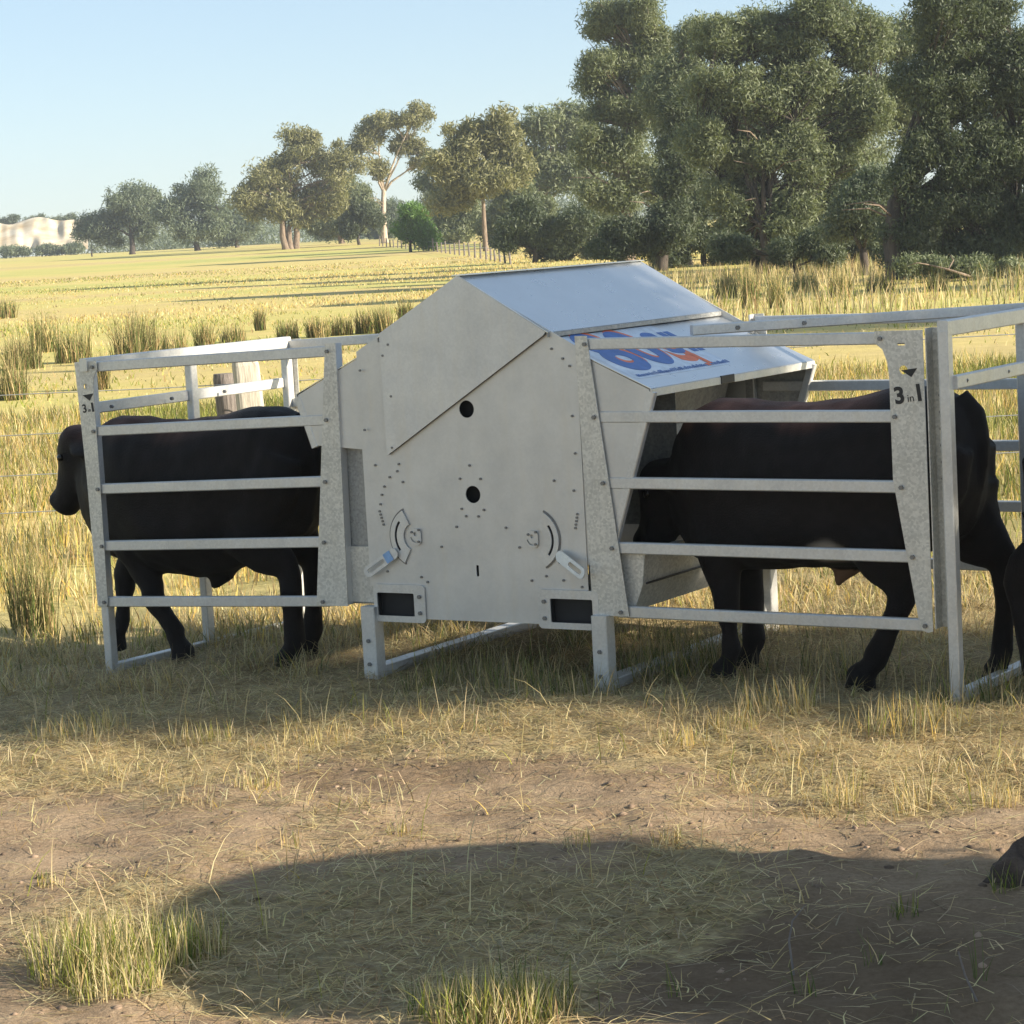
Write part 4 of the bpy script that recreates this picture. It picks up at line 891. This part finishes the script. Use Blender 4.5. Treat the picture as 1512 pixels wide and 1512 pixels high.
# ------------------------------------------------------------------ grass
def blades(x, y, h, wd, lean, colr, mat, name, label, seed=0, flat=None, z0=None, segs=2, lie=False):
    """each blade a bent tapering strip of segs quads and a tip; lie = flat on the ground"""
    n = len(x); th = rng.uniform(0, 2 * np.pi, n); dx, dy = np.cos(th), np.sin(th)
    fx = rng.uniform(0, 2 * np.pi, n) if not lie else th
    S = np.stack([-np.sin(fx), np.cos(fx), np.zeros(n)], 1) * (wd * .5)[:, None]
    z = gz(x, y) if z0 is None else z0
    P = [np.stack([x, y, z - .01], 1)]
    if lie:
        P[0][:, 2] += .010 + rng.uniform(0, .022, n); tw = rng.uniform(-.5, .5, n)
    for k in range(segs):
        t = (k + .5) / segs
        if lie:
            a = np.pi / 2 - lean * (1 - 1.6 * t); b = th + tw * (k - .5)
            d = np.stack([np.cos(b) * np.sin(a), np.sin(b) * np.sin(a), np.cos(a)], 1)
        else:
            a = lean * (.3 + 1.15 * t); d = np.stack([dx * np.sin(a), dy * np.sin(a), np.cos(a)], 1)
        q = P[-1] + d * (h / segs)[:, None]; q[:, 2] = np.maximum(q[:, 2], z + .006); P.append(q)
    V_ = []
    for k in range(segs): V_ += [P[k] - S * (1 - .55 * k / segs), P[k] + S * (1 - .55 * k / segs)]
    V_.append(P[-1]); m = 2 * segs + 1
    v = np.stack(V_, 1).reshape(-1, 3); b = np.arange(n) * m; F = []
    for k in range(segs - 1):
        o = b + 2 * k; F += [np.stack([o, o + 1, o + 3], 1), np.stack([o, o + 3, o + 2], 1)]
    o = b + 2 * (segs - 1); F.append(np.stack([o, o + 1, o + 2], 1))
    return v, np.concatenate(F), np.repeat(colr, m, axis=0)
PAL = {'straw': (.51, .405, .195), 'pale': (.65, .55, .31), 'grey': (.33, .28, .18), 'gold': (.60, .445, .13), 'green': (.105, .150, .035), 'lime': (.26, .28, .055), 'olive': (.17, .165, .06), 'dry': (.36, .25, .12)}
def pick(n, names, probs):
    P = np.array([PAL[k] for k in names]); i = rng.choice(len(names), n, p=np.array(probs) / sum(probs))
    c = P[i] * rng.uniform(.72, 1.25, (n, 1)) * rng.uniform(.93, 1.07, (n, 3)); return c
def wedge(n, y0, y1, marg=1.15, extra=.4, power=1.0):
    """points spread over the ground seen between two depths (a little past the frame edges)"""
    y = np.sqrt(rng.uniform(0, 1, n) * (y1 ** 2 - y0 ** 2) + y0 ** 2); half = y * (756 / FPX) * marg + extra
    return rng.uniform(-1, 1, n) * half, y
def emit(chunks, name, label, mat=None):
    v = []; f = []; c = []; b = 0
    for a, t, k in chunks: v.append(a); f.append(t + b); c.append(k); b += len(a)
    o = mesh_np(name, np.vstack(v), np.vstack(f), mat or M['blade'], None, False, np.vstack(c)); tag(o, label, 'grass', kind='stuff'); return o
def pxy(x, y): return proj_np(x, y, np.zeros_like(x))

# near: matted straw litter on the covered ground
x, y = wedge(128000, 5.2, 12.5); cm = cover_mask(x, y); keep = rng.uniform(0, 1, len(x)) < np.clip(cm * 1.0, .10, 1)
x, y = x[keep], y[keep]; n = len(x); px, py = pxy(x, y)
shade = blob(px, py, 800, 1360, 420, 110)
c = pick(n, ['straw', 'pale', 'grey', 'dry', 'olive'], [3, 4, 2.5, 1.5, .4]) * 1.12
lit1 = blades(x, y, rng.uniform(.05, .17, n), rng.uniform(.0022, .0045, n), np.abs(rng.normal(0, .28, n)), c, None, '', '', lie=True)
emit([lit1], 'straw_litter', 'matted dry straw lying over the near ground')
# near: standing blades, longer towards the pens, green round the feeder's feet
ch = []
x, y = wedge(150000, 5.2, 13.0); px, py = pxy(x, y); cm = cover_mask(x, y)
tuf = vnoise(x, y, .30, 61) * .6 + vnoise(x, y, .10, 62) * .4
dens = np.clip(cm, 0, 1) * np.clip((tuf - .46) * 3.6, 0.03, 1) * .8
dens = np.where(py < 1010, dens * 1.2, dens * .6)
dens *= 1 - .5 * blob(px, py, 720, 1000, 420, 60)
dens *= 1 - .97 * sstep(1200, 1260, py) * np.clip(2 * blob(px, py, 760, 1370, 430, 120), 0, 1)
keep = rng.uniform(0, 1, len(x)) < dens
x, y, px, py, tuf = x[keep], y[keep], px[keep], py[keep], tuf[keep]; n = len(x)
gr = np.clip(blob(px, py, 730, 1000, 220, 50) * .45 + blob(px, py, 1010, 950, 120, 60) * .6 + .35 * blob(px, py, 1230, 880, 120, 50) + .5 * blob(px, py, 745, 1495, 120, 40) + .4 * blob(px, py, 200, 1400, 120, 60) + .05, 0, 1)
gm = rng.uniform(0, 1, n) < gr
c = np.where(gm[:, None], pick(n, ['green', 'lime', 'olive'], [2.5, 1.5, 2]), pick(n, ['straw', 'pale', 'grey', 'dry', 'gold'], [3, 4, 2, 1, 1]))
h = rng.uniform(.03, .115, n) * (.6 + .8 * tuf) * (1 + .35 * (1 - sstep(960, 1060, py))) * (1 + .7 * blob(px, py, 1300, 1070, 260, 50))
ch.append(blades(x, y, h, rng.uniform(.0025, .005, n), rng.uniform(.2, 1.5, n), c, None, '', '', segs=3))
# tufts that stand out one by one in the photograph
def tuft(px0, py0, r, cnt, h0, h1, names, probs, lean=.8):
    p = ground_at(px0, py0); a = rng.uniform(0, 2 * np.pi, cnt); rr = r * np.sqrt(rng.uniform(0, 1, cnt)); x = p.x + rr * np.cos(a); y = p.y + rr * np.sin(a)
    return blades(x, y, rng.uniform(h0 * .7, h1 * .8, cnt), rng.uniform(.0025, .0045, cnt), np.abs(rng.normal(0, .45, cnt)) * lean + .05, pick(cnt, names, probs), None, '', '', segs=3)
YG = (['lime', 'pale', 'straw', 'green'], [3, 3, 2, 1.2])
for a in ((120, 1440, .14, 420, .08, .26), (200, 1430, .16, 520, .08, .24), (270, 1410, .12, 300, .06, .2), (170, 1470, .12, 300, .05, .18), (720, 1512, .13, 420, .06, .2), (780, 1505, .12, 320, .05, .17), (660, 1500, .10, 160, .05, .15)): ch.append(tuft(*a, *YG))
for a in ((1245, 1185, .06, 60, .06, .22), (1345, 1185, .07, 80, .06, .22), (1010, 1110, .10, 110, .04, .14), (1090, 1090, .09, 90, .05, .16), (380, 1165, .08, 100, .04, .11), (300, 1085, .14, 160, .05, .15), (120, 1080, .2, 240, .05, .16), (480, 1090, .12, 90, .04, .13), (1480, 1180, .09, 90, .05, .16), (1150, 1060, .16, 180, .07, .22), (1350, 1085, .2, 240, .07, .22), (590, 1230, .04, 20, .05, .1), (430, 1250, .03, 16, .05, .12), (75, 1310, .04, 40, .02, .06), (855, 1250, .05, 30, .05, .1), (985, 1250, .05, 40, .05, .12)): ch.append(tuft(*a, ['pale', 'straw', 'gold', 'lime'], [3, 3, 1.5, 1]))
for a in ((1030, 985, .22, 420, .10, .36), (980, 1000, .18, 300, .08, .3), (700, 1000, .22, 360, .06, .22), (760, 1020, .2, 320, .06, .22), (860, 1030, .16, 220, .06, .2), (640, 1010, .16, 200, .05, .18), (1240, 1000, .2, 260, .08, .25), (1440, 1040, .2, 260, .08, .28)): ch.append(tuft(*a, ['green', 'olive', 'lime', 'straw', 'grey'], [1.2, 1.5, .8, 2.5, 2.5]))
for a in ((1190, 1460, .03, 10, .05, .14), (1445, 1450, .02, 6, .1, .2), (1290, 1420, .03, 14, .04, .12), (1000, 1470, .03, 8, .06, .16), (70, 1300, .03, 22, .02, .06), (1330, 1340, .05, 26, .04, .1), (1480, 1300, .05, 30, .05, .14)): ch.append(tuft(*a, ['green', 'lime', 'pale'], [3, 2, 1]))
# stems with seed heads rising over the near grass
x, y = wedge(1500, 6.5, 12.5); px, py = pxy(x, y); cm = cover_mask(x, y); k_ = rng.uniform(0, 1, len(x)) < cm * .8; x, y = x[k_], y[k_]; n = len(x)
ch.append(blades(x, y, rng.uniform(.08, .24, n), rng.uniform(.003, .005, n), rng.uniform(.1, 1.0, n), pick(n, ['pale', 'straw', 'lime'], [3, 2, 1]), None, '', '', segs=3))
emit(ch, 'grass', 'short dry and green grass standing round the pens')
# behind the pens: long golden grass
ch = []
x, y = wedge(150000, 11.6, 30, 1.12, .6); px, py = pxy(x, y)
tuf = vnoise(x, y, .7, 71) * .6 + vnoise(x, y, .22, 72) * .4
keep = rng.uniform(0, 1, len(x)) < np.clip((tuf - .18) * 2.0, .12, 1) * np.clip(1.4 - y / 40, .4, 1); x, y, tuf = x[keep], y[keep], tuf[keep]; n = len(x)
grn = vnoise(x, y, 3.0, 73); gm = rng.uniform(0, 1, n) < np.clip((grn - .42) * 2.2 + .12, .06, .6) + .3 * sstep(14, 20, y)
c = np.where(gm[:, None], pick(n, ['lime', 'olive', 'green'], [2.5, 2, 1]), pick(n, ['straw', 'pale', 'gold', 'dry'], [2.5, 2.5, 2.5, 1]))
ch.append(blades(x, y, rng.uniform(.07, .24, n) * (.5 + .9 * tuf) * (.55 + .45 * sstep(12, 15, y)), rng.uniform(.005, .010, n) * (.7 + y / 40), rng.uniform(.05, .75, n), c, None, '', ''))
emit(ch, 'meadow_grass', 'long golden grass behind the pens')
ch = []
x, y = wedge(190000, 28, 150, 1.1, 1.0); r = y
tuf = vnoise(x * .5, y, 6.0, 81) * .55 + vnoise(x, y, 1.3, 82) * .45
keep = rng.uniform(0, 1, len(x)) < np.clip((tuf - .38) * 3.2, .03, 1) * np.clip(60 / y, .5, 1) ; x, y, tuf = x[keep], y[keep], tuf[keep]; n = len(x)
grn = vnoise(x * .4, y, 9.0, 83); gm = rng.uniform(0, 1, n) < np.clip((grn - .5) * 2.5 + .02, .01, .7)
c = 1.12 * np.where(gm[:, None], pick(n, ['lime', 'straw', 'olive'], [4, 1.5, .6]), pick(n, ['straw', 'pale', 'gold', 'dry'], [2.5, 2.5, 2.5, 1]))
ch.append(blades(x, y, rng.uniform(.04, .13, n) * (.5 + tuf), rng.uniform(.012, .022, n) * (.5 + y / 60), rng.uniform(.2, 1.0, n), c, None, '', ''))
x, y = wedge(26000, 42, 84, 1.1, 1.0); px, py = pxy(x, y); kp = (px > 930) & (rng.uniform(0, 1, len(x)) < np.clip((vnoise(x, y, 2.2, 84) - .25) * 2, 0, 1)); x, y = x[kp], y[kp]; n = len(x)
ch.append(blades(x, y, rng.uniform(.25, .62, n), rng.uniform(.014, .026, n), rng.uniform(.05, .5, n), pick(n, ['pale', 'straw', 'lime', 'olive', 'dry'], [3, 2, 1.5, 1, .8]), None, '', ''))
emit(ch, 'field_grass', 'golden and yellow-green grass of the open field')

# rush clumps: each a plant
def rush(px0, py0, hpx, wpx, label, green=1.0):
    z = 0.0; p = ground_at(px0, py0)
    for _ in range(6): p = ground_at(px0, py0, gz1(p.x, p.y))
    m = p.y / FPX; h = hpx * m; r = wpx * m * .5; cnt = int((330 + 420 * min(1, 12 / p.y)) * rng.uniform(.6, 1.25))
    a = rng.uniform(0, 2 * np.pi, cnt); rr = r * rng.uniform(.6, 1.0) * np.sqrt(rng.uniform(0, 1, cnt)); x = rr * np.cos(a); y = rr * np.sin(a)
    n = cnt; ln = np.abs(rng.normal(0, rng.uniform(.2, .42), n)) + .02; hh = h * rng.uniform(.25, 1.15, n); wd = rng.uniform(.003, .005, n) * max(1, p.y / 14)
    z0 = gz(p.x + x, p.y + y) - p.z
    v, f, c = blades(x, y, hh, wd, ln, pick(n, ['green', 'olive', 'dry', 'straw'], [1.6 * green, 2.4 * green, 1.0, 1.6]) * rng.uniform(.8, 1.25), None, '', '', z0=z0)
    o = mesh_np('rush_clump', v, f, M['rush'], None, False, c); o.location = (p.x, p.y, p.z); tag(o, label, 'rush clump', 'rush clumps in the paddock'); return o
for a in ((52, 938, 150, 95, 'large dark rush clump in the left foreground beside the pen'), (66, 520, 64, 46, 'rush clump near the left edge below the open field'), (190, 545, 92, 46, 'tall brownish rush clump above the left panel'), (215, 535, 78, 44, 'dense rush clump just right of the tall brownish one'), (150, 575, 60, 40, 'rush clump behind the fence wire at left'), (302, 515, 42, 44, 'rush clump above the middle of the left panel'), (385, 488, 34, 22, 'thin upright rush tuft above the left panel'), (470, 498, 32, 40, 'low rush clump left of the feeder gable'), (540, 492, 40, 34, 'rush clump nearest the feeder gable, left one'), (568, 492, 44, 30, 'rush clump nearest the feeder gable, right one'),
          (110, 535, 60, 60, 'broad straw-tinted rush clump between the left edge and the tall brownish one'), (255, 525, 44, 52, 'broad low rush clump right of the dense one'), (345, 505, 30, 46, 'low spreading rush clump left of the thin upright tuft'), (425, 500, 30, 50, 'spreading rush clump right of the thin upright tuft'), (505, 495, 32, 44, 'spreading rush clump between the low one and the gable pair'), (35, 545, 60, 60, 'wide rush clump at the left edge above the fence wire'), (600, 470, 30, 34, 'small rush clump peeping over the gable slope'),
          (1072, 440, 40, 40, 'rush clump just right of the feeder roof'), (1108, 455, 62, 30, 'dark upright rush clump behind the right pen, left of a pair'), (1148, 455, 58, 32, 'dark upright rush clump behind the right pen, right of a pair'), (1242, 440, 46, 54, 'golden topped rush clump under the broad gum'), (1190, 432, 34, 44, 'low rush clump between the pair and the golden topped one'), (1300, 432, 34, 50, 'spreading rush clump right of the golden topped one'), (1385, 430, 30, 50, 'low rush clump below the fallen branch'), (20, 590, 80, 50, 'rush clump cut by the left edge behind the fence wire'), (10, 470, 30, 36, 'small rush clump at the left edge in the field')):
    rush(*a)
# soil clods on the bare ground
x, y = wedge(5000, 5.3, 10.0); cm = cover_mask(x, y); kp = rng.uniform(0, 1, len(x)) < (1 - cm) * np.clip(vnoise(x, y, .4, 91) * 1.6 - .3, .05, 1); x, y = x[kp], y[kp]; n = len(x)
ico = np.array([(0, 0, 1), (.9, 0, .3), (.25, .85, .35), (-.75, .5, .3), (-.7, -.55, .3), (.3, -.85, .3), (.6, .5, -.5), (-.3, .8, -.5), (-.85, 0, -.5), (-.2, -.8, -.5), (.65, -.5, -.5)])
icf = np.array([(0, 1, 2), (0, 2, 3), (0, 3, 4), (0, 4, 5), (0, 5, 1), (1, 6, 2), (2, 7, 3), (3, 8, 4), (4, 9, 5), (5, 10, 1), (2, 6, 7), (3, 7, 8), (4, 8, 9), (5, 9, 10), (1, 10, 6)])
sz = .003 + .012 * rng.uniform(0, 1, n) ** 4
v = ico[None] * (1 + rng.uniform(-.3, .3, (n, 11, 1))) * sz[:, None, None] * np.array([1.2, 1, .7]); t = rng.uniform(0, 6.28, n)
v2 = v.copy(); v2[..., 0] = v[..., 0] * np.cos(t)[:, None] - v[..., 1] * np.sin(t)[:, None]; v2[..., 1] = v[..., 0] * np.sin(t)[:, None] + v[..., 1] * np.cos(t)[:, None]
v2 += np.stack([x, y, gz(x, y)], 1)[:, None, :]
cc = np.repeat(np.array([.26, .185, .13])[None] * rng.uniform(.5, 1.5, (n, 1)), 11, axis=0)
o = mesh_np('soil_clods', v2.reshape(-1, 3), (icf[None] + (np.arange(n) * 11)[:, None, None]).reshape(-1, 3), M['rush'], None, False, cc); tag(o, 'small crumbs and clods of earth on the bare ground', 'soil', kind='stuff')
# dark earth mound at the right edge and a few dry sticks
p = ground_at(1530, 1285); mb = MB()
vs = []; nn_ = 22
for i in range(10):
    ph = i / 9 * math.pi / 2
    for j in range(nn_):
        th = 2 * math.pi * j / nn_; rr = math.cos(ph) * .11 * (1 + .35 * (float(vnoise(np.array([math.cos(th) * 2 + 7]), np.array([math.sin(th) * 2 + ph]), .5, 95)[0]) - .5)); vs.append((rr * math.cos(th) * 1.2, rr * math.sin(th), -.02 + math.sin(ph) * .10 * (1 + .3 * math.sin(3 * th + ph * 4))))
k = NM('dark_clod'); cd = k.coord('Object'); hh = k.noise(22, 5, .7, cd); k.set(Base_Color=k.ramp(hh, [(.3, (.035, .024, .018)), (.7, (.13, .09, .065))]), Roughness=.95); k.bump(hh, 1.0, .02)
mb.add(vs, [(i * nn_ + j, i * nn_ + (j + 1) % nn_, (i + 1) * nn_ + (j + 1) % nn_, (i + 1) * nn_ + j) for i in range(9) for j in range(nn_)])
o = mb.build('earth_mound', k.m, None, (0, 0, 0), True); o.location = (p.x, p.y, gz1(p.x, p.y)); tag(o, 'dark kicked-up earth mound at the right edge', 'earth mound')
for pts, lab in (([(1172, 1425), (1165, 1390), (1170, 1360), (1190, 1335)], 'pale crooked twig standing in the shaded foreground'), ([(1445, 1475), (1425, 1440), (1415, 1405)], 'thin stalk leaning in the lower right corner')):
    g = [ground_at(*pts[0])]; L = [at_depth(a, b, g[0].y + .01 * i) for i, (a, b) in enumerate(pts)]; L[0].z = gz1(L[0].x, L[0].y) - .01
    mb = MB(); mb.tube(L, [.003, .0028, .0022, .001][:len(L)], 6); tag(mb.build('twig', M['darkwood'], None), lab, 'twig')

# ------------------------------------------------------------------ morning haze over the paddock
mb = MB(); mb.box((-420, -60, -2.0), (420, 700, 24.0))
hz = mb.build('haze', None); tag(hz, 'thin pale haze hanging over the whole paddock', kind='stuff')
hm = bpy.data.materials.new('haze_air'); hm.use_nodes = True; ht = hm.node_tree; ht.nodes.clear()
ho = ht.nodes.new('ShaderNodeOutputMaterial'); hv = ht.nodes.new('ShaderNodeVolumePrincipled'); hv.inputs['Color'].default_value = (.86, .93, 1, 1); hv.inputs['Density'].default_value = .00042; hv.inputs['Anisotropy'].default_value = .2
ht.links.new(hv.outputs[0], ho.inputs['Volume']); hz.data.materials.append(hm)
